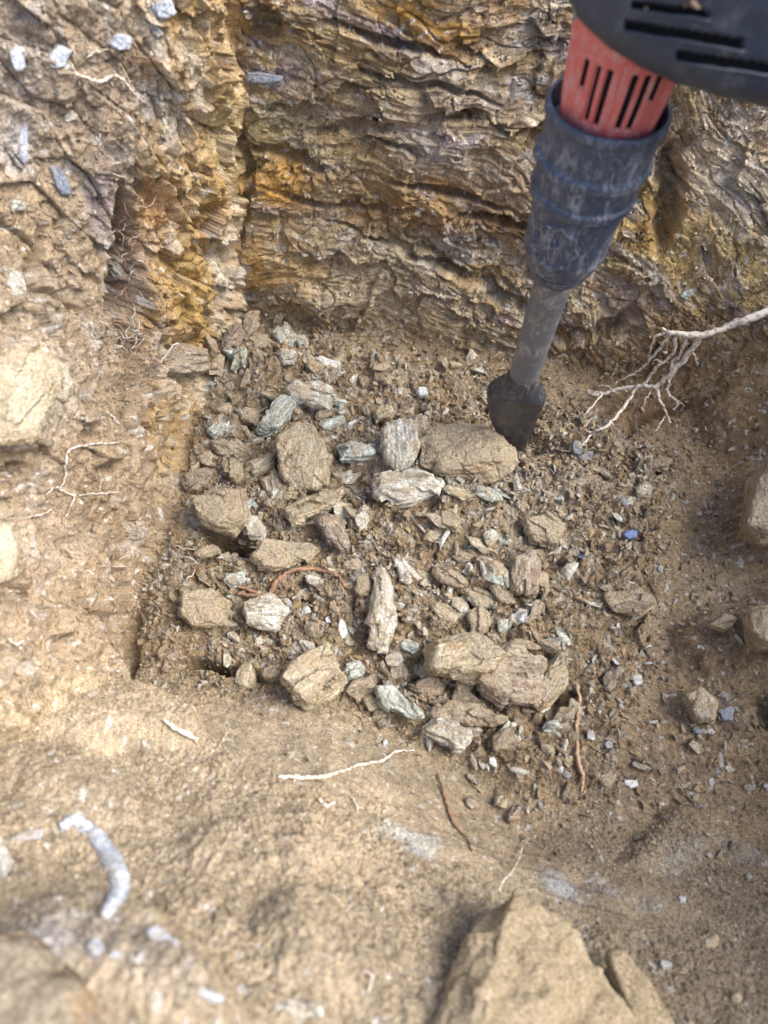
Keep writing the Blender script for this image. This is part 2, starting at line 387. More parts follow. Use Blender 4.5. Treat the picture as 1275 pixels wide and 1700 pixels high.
lump(ell(1250, 690, 90, 70, 20), 0.03)
HOLES = [(382, 906, 40, 18, 0, 0.05), (350, 1108, 48, 12, -8, 0.05), (208, 490, 20, 150, -3, 0.045), (206, 400, 12, 90, 0, .02), (60, 430, 10, 70, -10, 0.02), (88, 480, 50, 9, -35, .018), (425, 700, 30, 12, 40, .03),
         (1118, 330, 18, 100, -12, 0.030), (1095, 235, 30, 22, 20, 0.02), (752, 200, 50, 9, 0, 0.018), (1080, 700, 120, 9, 25, 0.018), (1272, 1180, 16, 26, 0, 0.025), (402, 300, 9, 90, 0, 0.016),
         (437, 25, 26, 24, 0, 0.02), (500, 820, 40, 16, 0, 0.02), (700, 1115, 50, 14, -5, .02), (780, 1005, 30, 20, 0, .02), (990, 545, 60, 14, 15, .02),
         (650, 745, 8, 26, 0, 0.03), (782, 1545, 34, 50, -15, 0.005), (1005, 1640, 26, 50, 25, 0.004), (920, 1180, 40, 16, 50, .02), (200, 980, 10, 50, 10, .02), (222, 1080, 8, 70, 0, .02),
         (140, 720, 22, 14, 0, .02), (180, 775, 26, 9, 10, .02), (20, 780, 20, 12, 0, .02), (85, 1090, 22, 20, 30, 0.016), (610, 1440, 60, 10, -15, .010), (500, 1370, 80, 10, 5, .008), (872, 752, 46, 26, -20, .022),
         (590, 215, 70, 10, 0, .014), (480, 265, 80, 10, -12, .016), (860, 385, 110, 9, -10, .016), (760, 330, 120, 7, -18, .013), (560, 335, 130, 7, -8, .012), (700, 420, 140, 7, -20, .013), (800, 470, 90, 9, -30, .014), (640, 60, 110, 9, -20, .014), (700, 140, 120, 8, -15, .012)]
for h in HOLES: lump(ell(*h[:5], soft=0.6), -h[5])
Pd = P0 + N0 * disp[..., None]
Nd = normals(Pd); NdS = blur(Nd, 8); NdS /= np.linalg.norm(NdS, axis=-1, keepdims=True)

# --- colour of the surface, vertex by vertex
C = np.zeros(P0.shape)
def lay(col, m): 
    global C
    m = np.clip(m, 0, 1)[..., None]; C = C * (1 - m) + np.array(col) * m
n_big = fbm(X * 10, Y * 10, Z * 10, 4, 101); n_mid = fbm(X * 38, Y * 38, Z * 38, 4, 102); n_fin = fbm(X * 150, Y * 150, Z * 150, 3, 103)
st1 = fbm(X * 9, Y * 9, S * 70, 4, 104); st2 = fbm(X * 16, Y * 16, S * 160, 4, 105); st3 = fbm(X * 24, Y * 24, S * 60, 4, 106)
lay((0.340, 0.245, 0.145), np.ones_like(X))
# back rock palette
RC = np.zeros(P0.shape) + np.array((0.33, 0.245, 0.150))
def rl(col, m):
    global RC
    m = np.clip(m, 0, 1)[..., None]; RC = RC * (1 - m) + np.array(col) * m
rl((0.46, 0.265, 0.075), 0.85 * sst(0.08, 0.36, fbm(X * 9, Y * 9, S * 22, 4, 104)))
rl((0.45, 0.345, 0.15), 0.7 * sst(0.08, 0.36, fbm(X * 11 + 5, Y * 9, S * 26, 4, 114)))
rl((0.19, 0.115, 0.060), 0.75 * sst(0.10, 0.42, st2))
rl((0.43, 0.405, 0.40), 0.8 * sst(0.12, 0.42, st3))
rl((0.27, 0.225, 0.24), 0.85 * sst(0.16, 0.42, fbm(X * 18, Y * 18, S * 50, 4, 107)))
rl((0.50, 0.45, 0.33), 0.65 * sst(0.18, 0.44, fbm(X * 14, Y * 14, S * 90, 4, 108)))
rl((0.32, 0.24, 0.15), 0.35 * (a2[2] > 0.75)); rl((0.44, 0.38, 0.30), 0.45 * (a2[2] < 0.16)); rl((0.15, 0.11, .085), 0.4 * (a3[2] > 0.88))
rockm = np.clip(WB + rockband * WL, 0, 1)
C = C * (1 - rockm[..., None]) + RC * rockm[..., None]
# left: ochre band, pale scraped streaks
lay((0.44, 0.28, 0.105), 0.65 * rockband * sst(-0.35, 0.2, fbm(X * 14, Y * 14, Z * 9, 4, 109)))
lay((0.55, 0.50, 0.42), 0.55 * rockband * sst(0.12, 0.4, fbm(Y * 40, X * 40, Z * 12, 4, 110)))
lay((0.22, 0.145, 0.08), 0.5 * rockband * sst(0.15, 0.4, n_mid))
leftsoil = WL * (1 - rockband)
lay((0.37, 0.285, 0.20), 0.6 * leftsoil * sst(-0.2, 0.3, n_big)); lay((0.24, 0.175, 0.12), 0.6 * leftsoil * sst(0.1, 0.4, n_mid)); lay((0.47, 0.42, 0.38), 0.5 * leftsoil * sst(0.25, 0.45, fbm(X * 45, Y * 45, Z * 45, 3, 120)))
# floor and bank
lay((0.27, 0.20, 0.135), 0.8 * W0 * sst(-0.1, 0.35, n_mid)); lay((0.35, 0.26, 0.165), 0.5 * W0 * (c2[2] > 0.6)); lay((0.42, 0.37, 0.30), 0.6 * W0 * rub * (c3[2] > 0.82)); lay((0.17, 0.125, 0.09), 0.5 * W0 * (c3[2] < 0.14))
lay((0.43, 0.325, 0.195), 0.85 * WF); lay((0.36, 0.28, 0.18), 0.5 * WF * sst(0.0, 0.35, n_big))
# named patches: photo place, half-sizes, tilt, colour, strength
PATCH = [
 (450, 230, 90, 70, 0, (0.40, 0.33, 0.19), .6), (545, 180, 60, 70, 0, (0.42, .33, .20), .6), (470, 300, 70, 40, 0, (0.44, .26, .08), .8), (560, 350, 150, 40, -8, (.36, .21, .08), .55), (700, 330, 120, 60, -10, (.26, .15, .07), .6),
 (560, 110, 160, 45, -8, (.34, .27, .20), .5), (760, 170, 120, 50, -10, (.33, .28, .25), .5), (880, 60, 120, 40, -25, (.36, .33, .31), .55), (700, 430, 200, 50, -18, (.38, .33, .24), .6), (620, 470, 150, 60, -8, (.38, .31, .21), .6),
 (850, 300, 90, 70, -15, (.28, .22, .19), .5), (850, 390, 90, 20, -10, (.15, .085, .04), .7), (600, 250, 70, 40, 0, (.36, .25, .12), .6), (1180, 260, 90, 80, 0, (.46, .38, .28), .75), (1230, 340, 80, 60, 0, (.55, .52, .46), .5), (1150, 380, 80, 60, 0, (.42, .31, .16), .6),
 (1090, 380, 30, 60, 0, (.24, .14, .06), .7), (1100, 470, 120, 50, 0, (.34, .25, .16), .6), (1160, 560, 160, 60, -10, (.23, .155, .085), .75), (1100, 620, 160, 60, -5, (.22, .14, .07), .7), (980, 560, 70, 50, 0, (.25, .165, .09), .6), (1240, 720, 80, 60, 30, (.19, .11, .05), .7), (1080, 690, 90, 30, 0, (.24, .14, .07), .7),  # mostly darker browns over the lower right of the rock face
 (620, 500, 190, 46, -8, (.46, .38, .26), .65), (480, 400, 90, 40, 0, (.44, .36, .23), .5), (700, 240, 120, 40, -12, (.42, .38, .35), .5), (720, 575, 90, 30, 0, (.17, .125, .09), .6), (800, 600, 120, 26, -5, (.19, .14, .10), .5), (900, 650, 60, 90, 0, (.28, .21, .145), .5),
 (370, 450, 26, 90, 0, (.55, .52, .46), .7), (375, 230, 30, 120, 0, (.50, .40, .22), .6), (300, 300, 50, 60, 0, (.48, .33, .16), .6), (270, 360, 40, 60, 0, (.42, .23, .10), .7), (300, 490, 40, 60, 0, (.42, .28, .09), .75), (290, 690, 46, 44, 0, (.44, .32, .16), .5), (300, 800, 40, 70, 0, (.40, .31, .19), .5),
 (300, 905, 44, 22, -15, (.44, .32, .15), .7), (322, 880, 20, 30, 0, (.56, .56, .52), .8), (330, 640, 40, 60, 0, (.50, .44, .34), .5), (350, 60, 40, 80, 0, (.45, .36, .24), .5),
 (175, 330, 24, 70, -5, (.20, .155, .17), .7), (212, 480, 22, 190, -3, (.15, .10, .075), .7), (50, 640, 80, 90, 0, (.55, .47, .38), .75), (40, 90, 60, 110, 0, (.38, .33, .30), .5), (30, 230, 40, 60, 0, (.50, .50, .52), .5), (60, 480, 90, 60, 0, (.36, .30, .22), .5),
 (90, 1200, 200, 90, -10, (.50, .385, .235), .7), (10, 900, 40, 60, 0, (.48, .40, .29), .6),
 (640, 1260, 230, 46, -13, (.33, .255, .155), .8), (430, 1230, 160, 24, -13, (.37, .29, .185), .6), (760, 1300, 110, 34, -10, (.31, .24, .145), .7), (690, 1375, 60, 14, -25, (.46, .47, .44), .7), (700, 1400, 30, 8, -25, (.50, .54, .58), .7), (530, 1300, 60, 14, 0, (.38, .26, .12), .4),
 (935, 1475, 46, 22, -35, (.52, .56, .60), .9), (1000, 1480, 30, 12, -45, (.46, .48, .46), .7), (1130, 1440, 40, 20, 30, (.50, .52, .52), .7), (1065, 1510, 26, 14, 0, (.46, .49, .48), .6), (1150, 1395, 80, 26, 15, (.38, .30, .19), .7), (1190, 1470, 100, 80, 0, (.27, .20, .14), .7), (1180, 1600, 160, 110, 0, (.28, .21, .145), .7), (1230, 1420, 40, 20, 0, (.46, .44, .40), .6),
 (880, 1630, 130, 140, 0, (.56, .45, .29), .95), (1000, 1400, 150, 40, -5, (.27, .205, .14), .7), (50, 1600, 100, 60, -20, (.36, .32, .30), .6), (200, 1660, 160, 50, -20, (.36, .31, .28), .5), (60, 1650, 60, 40, 0, (.40, .42, .50), .3), (260, 1400, 200, 60, -15, (.40, .31, .20), .5),
 (1150, 900, 120, 90, 0, (.26, .19, .125), .6), (1060, 1300, 140, 70, 0, (.26, .195, .135), .7), (1130, 880, 60, 30, 0, (.30, .23, .10), .4), (1190, 1000, 100, 60, 0, (.34, .265, .185), .6), (450, 1060, 180, 60, 0, (.29, .215, .14), .5), (300, 1000, 90, 60, 0, (.27, .195, .12), .6), (400, 1150, 170, 26, -10, (.25, .185, .12), .7),  # mostly darker browns over the right and lower floor
 (650, 760, 60, 50, 0, (.42, .36, .29), .6), (760, 830, 70, 20, -5, (.42, .41, .34), .6), (680, 825, 40, 12, 0, (.48, .50, .52), .6), (860, 820, 80, 26, 0, (.42, .39, .35), .5), (780, 790, 40, 14, -5, (.40, .26, .11), .6), (860, 880, 120, 60, 0, (.34, .275, .20), .6)]
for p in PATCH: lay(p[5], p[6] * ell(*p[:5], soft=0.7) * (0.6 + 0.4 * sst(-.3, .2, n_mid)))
# grain: every band keeps a broken, speckled look
spk = vnoise(X * 430, Y * 430, Z * 430, 131); spk2 = vnoise(X * 230, Y * 230, Z * 230, 132)
C *= (1.08 + 0.42 * n_fin + 0.26 * n_mid + 0.24 * spk)[..., None]
lay((0.55, 0.53, 0.52), 0.5 * WB * sst(0.35, 0.6, fbm(X * 70, Y * 70, S * 150, 3, 140)))
lay((0.12, 0.08, 0.06), 0.5 * WB * sst(0.32, 0.55, fbm(X * 60, Y * 60, S * 130, 3, 141)))
lay((0.66, 0.64, 0.61), 0.7 * sst(0.58, 0.80, spk2)); lay((0.10, 0.07, 0.05), 0.55 * sst(0.58, 0.85, -spk2))
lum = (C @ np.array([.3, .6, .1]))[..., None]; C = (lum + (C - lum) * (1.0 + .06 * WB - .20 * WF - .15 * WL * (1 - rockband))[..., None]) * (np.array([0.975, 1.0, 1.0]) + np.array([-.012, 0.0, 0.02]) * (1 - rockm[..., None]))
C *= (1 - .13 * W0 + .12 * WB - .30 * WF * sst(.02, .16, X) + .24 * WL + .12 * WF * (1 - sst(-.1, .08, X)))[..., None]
C = np.clip(C, 0.02, 0.85)


# faces, split by what they belong to
idx = np.arange(NX * NY).reshape(NY, NX)
quads = np.stack([idx[:-1, :-1], idx[1:, :-1], idx[1:, 1:], idx[:-1, 1:]], -1).reshape(-1, 4)
cls = np.argmax(np.stack([np.maximum(W0, WF), WB, WL]), 0)[:-1, :-1].ravel()
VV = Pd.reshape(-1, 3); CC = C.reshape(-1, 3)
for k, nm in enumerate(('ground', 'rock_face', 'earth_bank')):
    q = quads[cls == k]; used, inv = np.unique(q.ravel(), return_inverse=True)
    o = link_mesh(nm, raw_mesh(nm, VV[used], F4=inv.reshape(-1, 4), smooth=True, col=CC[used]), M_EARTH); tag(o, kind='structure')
# the ground outside the frame, out to the horizon (a ring joined to the border)
bi = np.concatenate([idx[0, ::8], [idx[0, -1]], idx[::8, -1][1:], [idx[-1, -1]], idx[-1, ::-8][1:], [idx[-1, 0]], idx[::-8, 0][1:-1]])
B = VV[bi]; cen = np.array([0.05, -0.05, 0]); d = B - cen; d[:, 2] = 0; dn = d / np.linalg.norm(d, axis=1, keepdims=True)
rings = [B]
for r_, z_ in ((0.06, None), (0.25, 0.56), (0.8, 0.60), (4, 0.6), (60, 0.6)):
    q = B + dn * r_; q[:, 2] = B[:, 2] * 0.5 + 0.30 if z_ is None else z_
    q[:, 2] += 0.02 * fbm(q[:, 0] * 6, q[:, 1] * 6, q[:, 2], 3, 7); rings.append(q)
nb = len(B); RV = np.concatenate(rings); rf = []
for k in range(len(rings) - 1):
    a = np.arange(nb) + k * nb; b = np.roll(np.arange(nb), -1) + k * nb
    rf.append(np.stack([a, b, b + nb, a + nb], -1))
o = link_mesh('surrounding_ground', raw_mesh('surrounding_ground', RV, F4=np.concatenate(rf), smooth=True, col=np.tile([0.33, 0.25, 0.16], (len(RV), 1))), M_EARTH); tag(o, kind='structure')

# where a picture position meets the finished surface
LW, LH = 480, 640
qx, qy, qz = proj(VV); lx = np.clip((qx / 1275 * LW).astype(int), -40, LW + 39) + 40; ly = np.clip((qy / 1700 * LH).astype(int), -40, LH + 39) + 40
LUT = np.full((LH + 80, LW + 80), -1, np.int64); order = np.argsort(-qz); LUT[ly[order], lx[order]] = order
for _ in range(12):
    m = LUT < 0
    if not m.any(): break
    for ax, s in ((0, 1), (0, -1), (1, 1), (1, -1)):
        r_ = np.roll(LUT, s, ax); f = (LUT < 0) & (r_ >= 0); LUT[f] = r_[f]
NN = NdS.reshape(-1, 3); N0f = N0.reshape(-1, 3)
def gidx(px, py): return LUT[int(np.clip(py / 1700 * LH + 40, 0, LH + 79)), int(np.clip(px / 1275 * LW + 40, 0, LW + 79))]
def ground_at(px, py, r=10):
    """mean surface point and normal around a picture position"""
    ids = [gidx(px + a, py + b) for a in (-r, 0, r) for b in (-r, 0, r)]
    P = VV[ids]; n = N0f[ids].mean(0); n = nrm(n); c = at(px, py, 1.0) - CAM
    dep = np.median((P - CAM) @ F_)
    return CAM + c * dep, n

# ------------------------------------------------------------------ stones
def hull_rock(pts, seed, cut, rough=1.0, layers=1.0, bev=0.0016):
    """convex shard through the points, edges chipped, faces broken into plates; pts in metres about the origin, plate normal +z, grain along x"""
    bm = bmesh.new()
    for p in pts: bm.verts.new(p)
    g = bmesh.ops.convex_hull(bm, input=bm.verts)
    dead = [v for v in bm.verts if not v.link_faces]
    bmesh.ops.delete(bm, geom=dead, context='VERTS')
    bmesh.ops.dissolve_limit(bm, angle_limit=R(9), verts=bm.verts, edges=bm.edges)
    if bev: 
        try: bmesh.ops.bevel(bm, geom=list(bm.edges), offset=bev, segments=1, profile=0.6, affect='EDGES', clamp_overlap=True)
        except Exception: pass
    bmesh.ops.triangulate(bm, faces=bm.faces)
    for _ in range(6):
        es = [e for e in bm.edges if e.calc_length() > cut * 1.5]
        if not es: break
        bmesh.ops.subdivide_edges(bm, edges=es, cuts=1)
        bmesh.ops.triangulate(bm, faces=[f for f in bm.faces if len(f.verts) > 3])
    bm.normal_update()
    co = np.array([v.co[:] for v in bm.verts]); no = np.array([v.normal[:] for v in bm.verts])
    o = seed * 3.7
    size = np.ptp(co, axis=0).max()
    x, y, z = co.T
    d = 0.05 * size * fbm(x * 40 + o, y * 50, z * 50, 2, seed) * min(1.0, .5 + rough * .5)
    # bedding: thin steps that run along x on the sides, a few broken plates and chipped facets on top
    side = 1 - np.abs(no[:, 2]); t = z * 420 + 1.5 * fbm(x * 60 + o, y * 60, z * 60, 2, seed + 3)
    d = d + layers * 0.0022 * side * vnoise(x * 30 + o, y * 50, t, seed + 5) * rough
    F1, F2, rid, tl = vor2(x * 32 + o, y * 75, seed + 7)
    d = d + layers * (0.0026 * (rid - 0.5) + 0.0030 * tl) * rough
    F1, F2, rid, tl = vor2((x + z) * 110 + o, (y - z) * 190, seed + 8)
    d = d + (0.0011 * (rid - 0.5) + 0.0009 * tl) * rough
    d = d + 0.0006 * rough * fbm(x * 300 + o, y * 420, z * 420, 2, seed + 9)
    co = co + no * d[:, None]
    for v, c in zip(bm.verts, co): v.co = c
    me = bpy.data.meshes.new('stone'); bm.to_mesh(me); bm.free()
    me.polygons.foreach_set('use_smooth', np.zeros(len(me.polygons), bool))
    return me
def stone(px_poly, h, mat, name, label, cat='stone', sink=0.35, grain=None, group=None, seed=None, lift=0.0, top=(0.66, 0.96), cut=None, rough=1.0, flat=0.55, layers=1.0):
    """a stone whose outline in the photograph is px_poly; h its height in metres"""
    seed = seed if seed is not None else int(abs(px_poly[0][0] * 7 + px_poly[0][1] * 13)) % 9973
    rnd = random.Random(seed)
    pp = np.array(px_poly, float); c = pp.mean(0); L = np.ptp(pp, axis=0).max()
    P, n = ground_at(c[0], c[1], max(6, L * 0.18))
    tocam = nrm(CAM - P); n = nrm(n * flat + tocam * (1 - flat))
    base = P + n * lift
    q = base + n * h * 0.5
    pts3 = []
    for x, y in pp:
        dr = ray(x, y); t = ((q - CAM) @ n) / (dr @ n); pts3.append(CAM + dr * t)
    pts3 = np.array(pts3)
    # local axes: x along the longest direction (or the given grain angle), z = n
    cc = pts3.mean(0); dd = pts3 - cc; dd -= np.outer(dd @ n, n)
    if grain is None:
        _, _, vt = np.linalg.svd(dd, full_matrices=False); ax = vt[0]
    else:
        ax = math.cos(R(grain)) * R_ + math.sin(R(grain)) * U_
    ax = nrm(ax - n * (ax @ n)); ay = np.cross(n, ax)
    M = np.stack([ax, ay, n]); o = base
    loc = (pts3 - o) @ M.T
    cl = loc.mean(0); out = []
    for k, p in enumerate(loc):
        r = p - cl; j = 1 + rnd.uniform(-0.03, 0.03)
        out.append((cl[0] + r[0] * j, cl[1] + r[1] * j, h * (0.5 + rnd.uniform(-0.13, 0.2))))
        out.append((cl[0] + r[0] * 0.93, cl[1] + r[1] * 0.93, h * rnd.uniform(0.1, 0.2)))
        out.append((cl[0] + r[0] * 0.7, cl[1] + r[1] * 0.7, -h * sink))
        s = rnd.uniform(*top)
        out.append((cl[0] + r[0] * s, cl[1] + r[1] * s, h * rnd.uniform(0.84, 1.08)))
    tx, ty = rnd.uniform(-.25, .25), rnd.uniform(-.25, .25); sz = max(np.ptp(loc[:, 0]), 1e-3)
    out = [(a, b, z + (h * 0.5) * (tx * (a - cl[0]) + ty * (b - cl[1])) / sz * (1 if z > h * .6 else 0)) for a, b, z in out]
    cutv = cut or max(0.0014, min(0.0022, sz / 34))
    me = hull_rock(out, seed, cutv, rough, layers, bev=min(0.0012, sz * 0.025))
    ob = link_mesh(name, me, SM[mat])
    Mx = Matrix(((ax[0], ay[0], n[0], o[0]), (ax[1], ay[1], n[1], o[1]), (ax[2], ay[2], n[2], o[2]), (0, 0, 0, 1)))
    ob.matrix_world = Mx
    tag(ob, label, cat, group)
    return ob
def oval(cx, cy, L, W, ang, seed, pw=None):
    """angular outline in photo pixels, ang counter-clockwise with y up"""
    rnd = random.Random(seed); n = rnd.choice((7, 8)) if pw else rnd.choice((5, 5, 6, 7)); pw = pw or rnd.uniform(0.65, 1.0); o = rnd.uniform(0, 6.28); P = []
    for k in range(n):
        a = o + (k + rnd.uniform(-.3, .3)) * 6.283 / n; ca, sa = math.cos(a), math.sin(a)
        x = math.copysign(abs(ca) ** pw, ca) * L / 2; y = math.copysign(abs(sa) ** pw, sa) * W / 2; s = rnd.uniform(0.88, 1.08)
        x *= s; y *= s; c_, s_ = math.cos(R(ang)), math.sin(R(ang))
        P.append((cx + x * c_ - y * s_, cy - x * s_ - y * c_))
    return P
# outlined stones: polygon, height (m), material, kind name, label
BIG = [
 ([(458,731),(484,705),(515,703),(537,735),(547,805),(531,821),(480,821),(468,794)], .045, 'O', 'stone_block', 'large squarish block banded pale and ochre, upright among the rubble', dict(grain=75, top=(.86,.98), flat=.3, layers=.8)),
 ([(429,715),(449,672),(468,656),(496,668),(464,711),(437,723)], .026, 'G', 'stone', 'blue-grey stone with an ochre edge leaning above the large banded block', dict(grain=50)),
 ([(472,649),(488,635),(531,635),(562,652),(547,686),(515,680),(496,664)], .020, 'P', 'stone', 'jagged pinkish white stone just above the blue-grey leaning stone', {}),
 ([(313,822),(380,820),(408,812),(412,870),(390,892),(345,875),(322,850)], .030, 'T', 'stone_slab', 'broad dusty tan slab tilted at the left edge of the rubble', {}),
 ([(468,853),(500,832),(570,816),(552,846),(485,873)], .022, 'O', 'stone', 'long rusty brown stone with a dark end below the large banded block', dict(grain=20)),
 ([(519,866),(545,853),(570,864),(584,905),(570,920),(540,903)], .028, 'D', 'stone', 'rounded stone mottled dark purple and cream in mid rubble', dict(layers=.5)),
 ([(410,925),(437,897),(515,899),(530,912),(515,935),(457,948),(418,940)], .022, 'T', 'stone_slab', 'wide sandy slab above the curled brown root', {}),
 ([(623,947),(635,943),(655,978),(655,1017),(643,1088),(611,1072),(623,1025)], .022, 'P', 'stone', 'long narrow white-streaked stone standing on end mid pit', dict(grain=85)),
 ([(729,849),(749,841),(764,864),(760,884),(733,872)], .014, 'T', 'stone', 'smooth cream stone lying alone below the chisel slab', dict(rough=.5)),
 ([(690,722),(737,710),(768,702),(800,708),(832,728),(850,748),(866,768),(852,786),(800,800),(749,796),(700,780)], .032, 'T', 'stone_slab', 'big sandy slab pressed against the chisel blade', dict(flat=.65, top=(.6,.9), layers=1.0, lift=.002)),
 ([(790,1092),(850,1072),(900,1092),(905,1130),(885,1180),(830,1172),(796,1140)], .036, 'R', 'stone_clod', 'crumbly mass of fused shards between the purple-patched block and upright ochre slab', dict(layers=1.6)),
 ([(700,1190),(740,1160),(800,1165),(830,1200),(790,1205),(740,1200)], .018, 'B', 'stone_slab', 'dark flat slab deep under the purple-patched block', {}),
 ([(620,790),(690,780),(735,800),(728,822),(660,838),(622,822)], .020, 'P', 'stone_slab', 'chalky flat slab between the pale boulder and the cream stone', dict(layers=1.4)),
 ([(1000,985),(1060,975),(1090,1000),(1060,1022),(1010,1015)], .012, 'B', 'stone_slab', 'low brown slab half buried on the right floor', dict(sink=.7)),
 ([(860,860),(905,850),(935,872),(925,905),(880,900)], .016, 'T', 'stone_slab', 'dusty flat slab straight below the chisel', {}),
 ([(300,985),(350,975),(385,1000),(375,1040),(320,1045),(296,1020)], .026, 'T', 'stone_clod', 'rounded earthy clod left of the curled root', dict(layers=.6)),
 ([(400,1000),(450,985),(480,1010),(460,1045),(410,1040)], .022, 'P', 'stone_clod', 'chalky pink clod just under the curled root', dict(layers=.6)),
 ([(695,1082),(717,1062),(768,1046),(811,1054),(842,1089),(834,1129),(780,1121),(748,1129),(709,1117)], .042, 'O', 'stone_block', 'large cream and ochre block with a dark purple patch, lower rubble', dict(grain=10, top=(.65,.92))),
 ([(901,1105),(929,1078),(946,1082),(940,1133),(913,1168),(893,1184),(885,1164)], .034, 'O', 'stone_slab', 'upright ochre slab beside the crumbly mass near the thin twig', dict(grain=60)),
 ([(625,1145),(648,1136),(672,1160),(704,1188),(690,1196),(662,1183),(634,1172)], .020, 'G', 'stone', 'grey stone with a white tail at the lower edge of the rubble', dict(grain=-40)),
 ([(468,1135),(478,1123),(513,1085),(541,1074),(576,1127),(568,1142),(513,1182),(502,1178)], .045, 'O', 'stone_block', 'squarish ochre block with dark purple bands at the lower left', dict(grain=35, top=(.75,.95))),
 ([(700,1212),(722,1188),(742,1204),(784,1210),(788,1226),(764,1248),(735,1240)], .030, 'P', 'stone', 'cream-faced stone with an ochre side at the foot of the rubble', {}),
 ([(255,598),(298,566),(345,581),(353,612),(337,620),(298,620),(262,616)], .030, 'R', 'stone', 'rusty pink stone jutting from the left bank with white fibres', dict(flat=.35, sink=.8)),
 ([(632,716),(655,702),(690,706),(700,740),(684,776),(660,786),(636,765),(630,740)], .030, 'P', 'stone', 'pale dusty boulder left of the big sandy slab', dict(rough=.8)),
 ([(685,700),(697,686),(710,690),(716,718),(708,738),(690,738)], .024, 'R', 'stone', 'rust and brown stone resting on the pale dusty boulder', dict(grain=80)),
 ([(562,745),(580,735),(622,738),(624,760),(600,768),(566,766)], .020, 'G', 'stone', 'flat grey-green stone covered in pale chips right of the banded block', {}),
 ([(362,575),(372,548),(392,535),(402,560),(390,580),(365,588)], .024, 'D', 'stone', 'purple-brown stone at the top left corner of the rubble', {}),
 ([(398,560),(408,520),(430,515),(432,535),(415,560),(400,570)], .022, 'R', 'stone', 'tall ochre and pink shard next to the purple-brown corner stone', dict(grain=65)),
 ([(451,553),(474,540),(492,560),(484,578),(466,578)], .018, 'G', 'stone', 'pale grey-blue angular stone near the foot of the rock face', {}),
 ([(1240,800),(1275,760),(1330,760),(1330,900),(1260,905),(1228,890)], .05, 'T', 'boulder', 'large pale brown boulder cut by the right edge', dict(flat=.6, sink=.6, rough=.6, layers=.4)),
 ([(1232,1020),(1262,1008),(1330,1010),(1330,1080),(1262,1078),(1236,1060)], .045, 'T', 'boulder', 'rounded sandy boulder at the right edge below the larger one', dict(flat=.6, sink=.6, rough=.6, layers=.3)),
 ([(1172,1040),(1200,1018),(1224,1026),(1222,1046),(1200,1050)], .022, 'T', 'stone', 'sandy lump left of the rounded boulder at the right edge', dict(rough=.6)),
 ([(775,1545),(815,1500),(852,1480),(905,1520),(1000,1630),(1075,1740),(1060,1880),(720,1880),(735,1700)], .034, 'S', 'earth_mound', 'large pale sandy hump rising from the near bank at the bottom edge', dict(flat=.75, sink=.9, rough=1.0, layers=.5, top=(.55,.8), cut=.0026)),
 ([(1000,1580),(1030,1582),(1080,1640),(1130,1725),(1180,1800),(1120,1850),(1060,1740)], .014, 'S', 'earth_mound', 'narrow sandy ridge right of the large pale hump', dict(flat=.75, sink=.5, rough=.6, layers=.25, cut=.0024)),
 ([(-60,1535),(50,1545),(125,1600),(190,1680),(205,1780),(-60,1800)], .010, 'B', 'boulder', 'large blurred grey-brown rock filling the bottom left corner', dict(flat=.75, sink=.7, rough=.7, layers=.4, top=(.5,.8), cut=.0028)),
 ([(1135,1155),(1160,1140),(1188,1160),(1186,1202),(1160,1200),(1146,1190)], .024, 'O', 'stone', 'yellow-brown stone half buried on the right slope', dict(sink=.7)),
 ([(850,925),(885,915),(900,940),(890,985),(860,990),(842,965)], .026, 'R', 'stone', 'crumbling reddish brown stone right of the striped shards', {}),
 ([(-40,600),(40,566),(104,600),(90,680),(52,742),(-40,748)], .022, 'C', 'boulder', 'large smooth cream boulder bedded in the left bank', dict(flat=.5, sink=.9, rough=1.0, layers=1.0, top=(.6,.8))),
 ([(-40,872),(14,866),(34,905),(30,955),(-40,990)], .020, 'C', 'boulder', 'buff stone bedded low in the left bank at the edge', dict(flat=.5, sink=.8, rough=.6, layers=.4)),
]
for pts, h, m_, nm, lb, kw in BIG: stone(pts, h, m_, nm, lb, **kw)
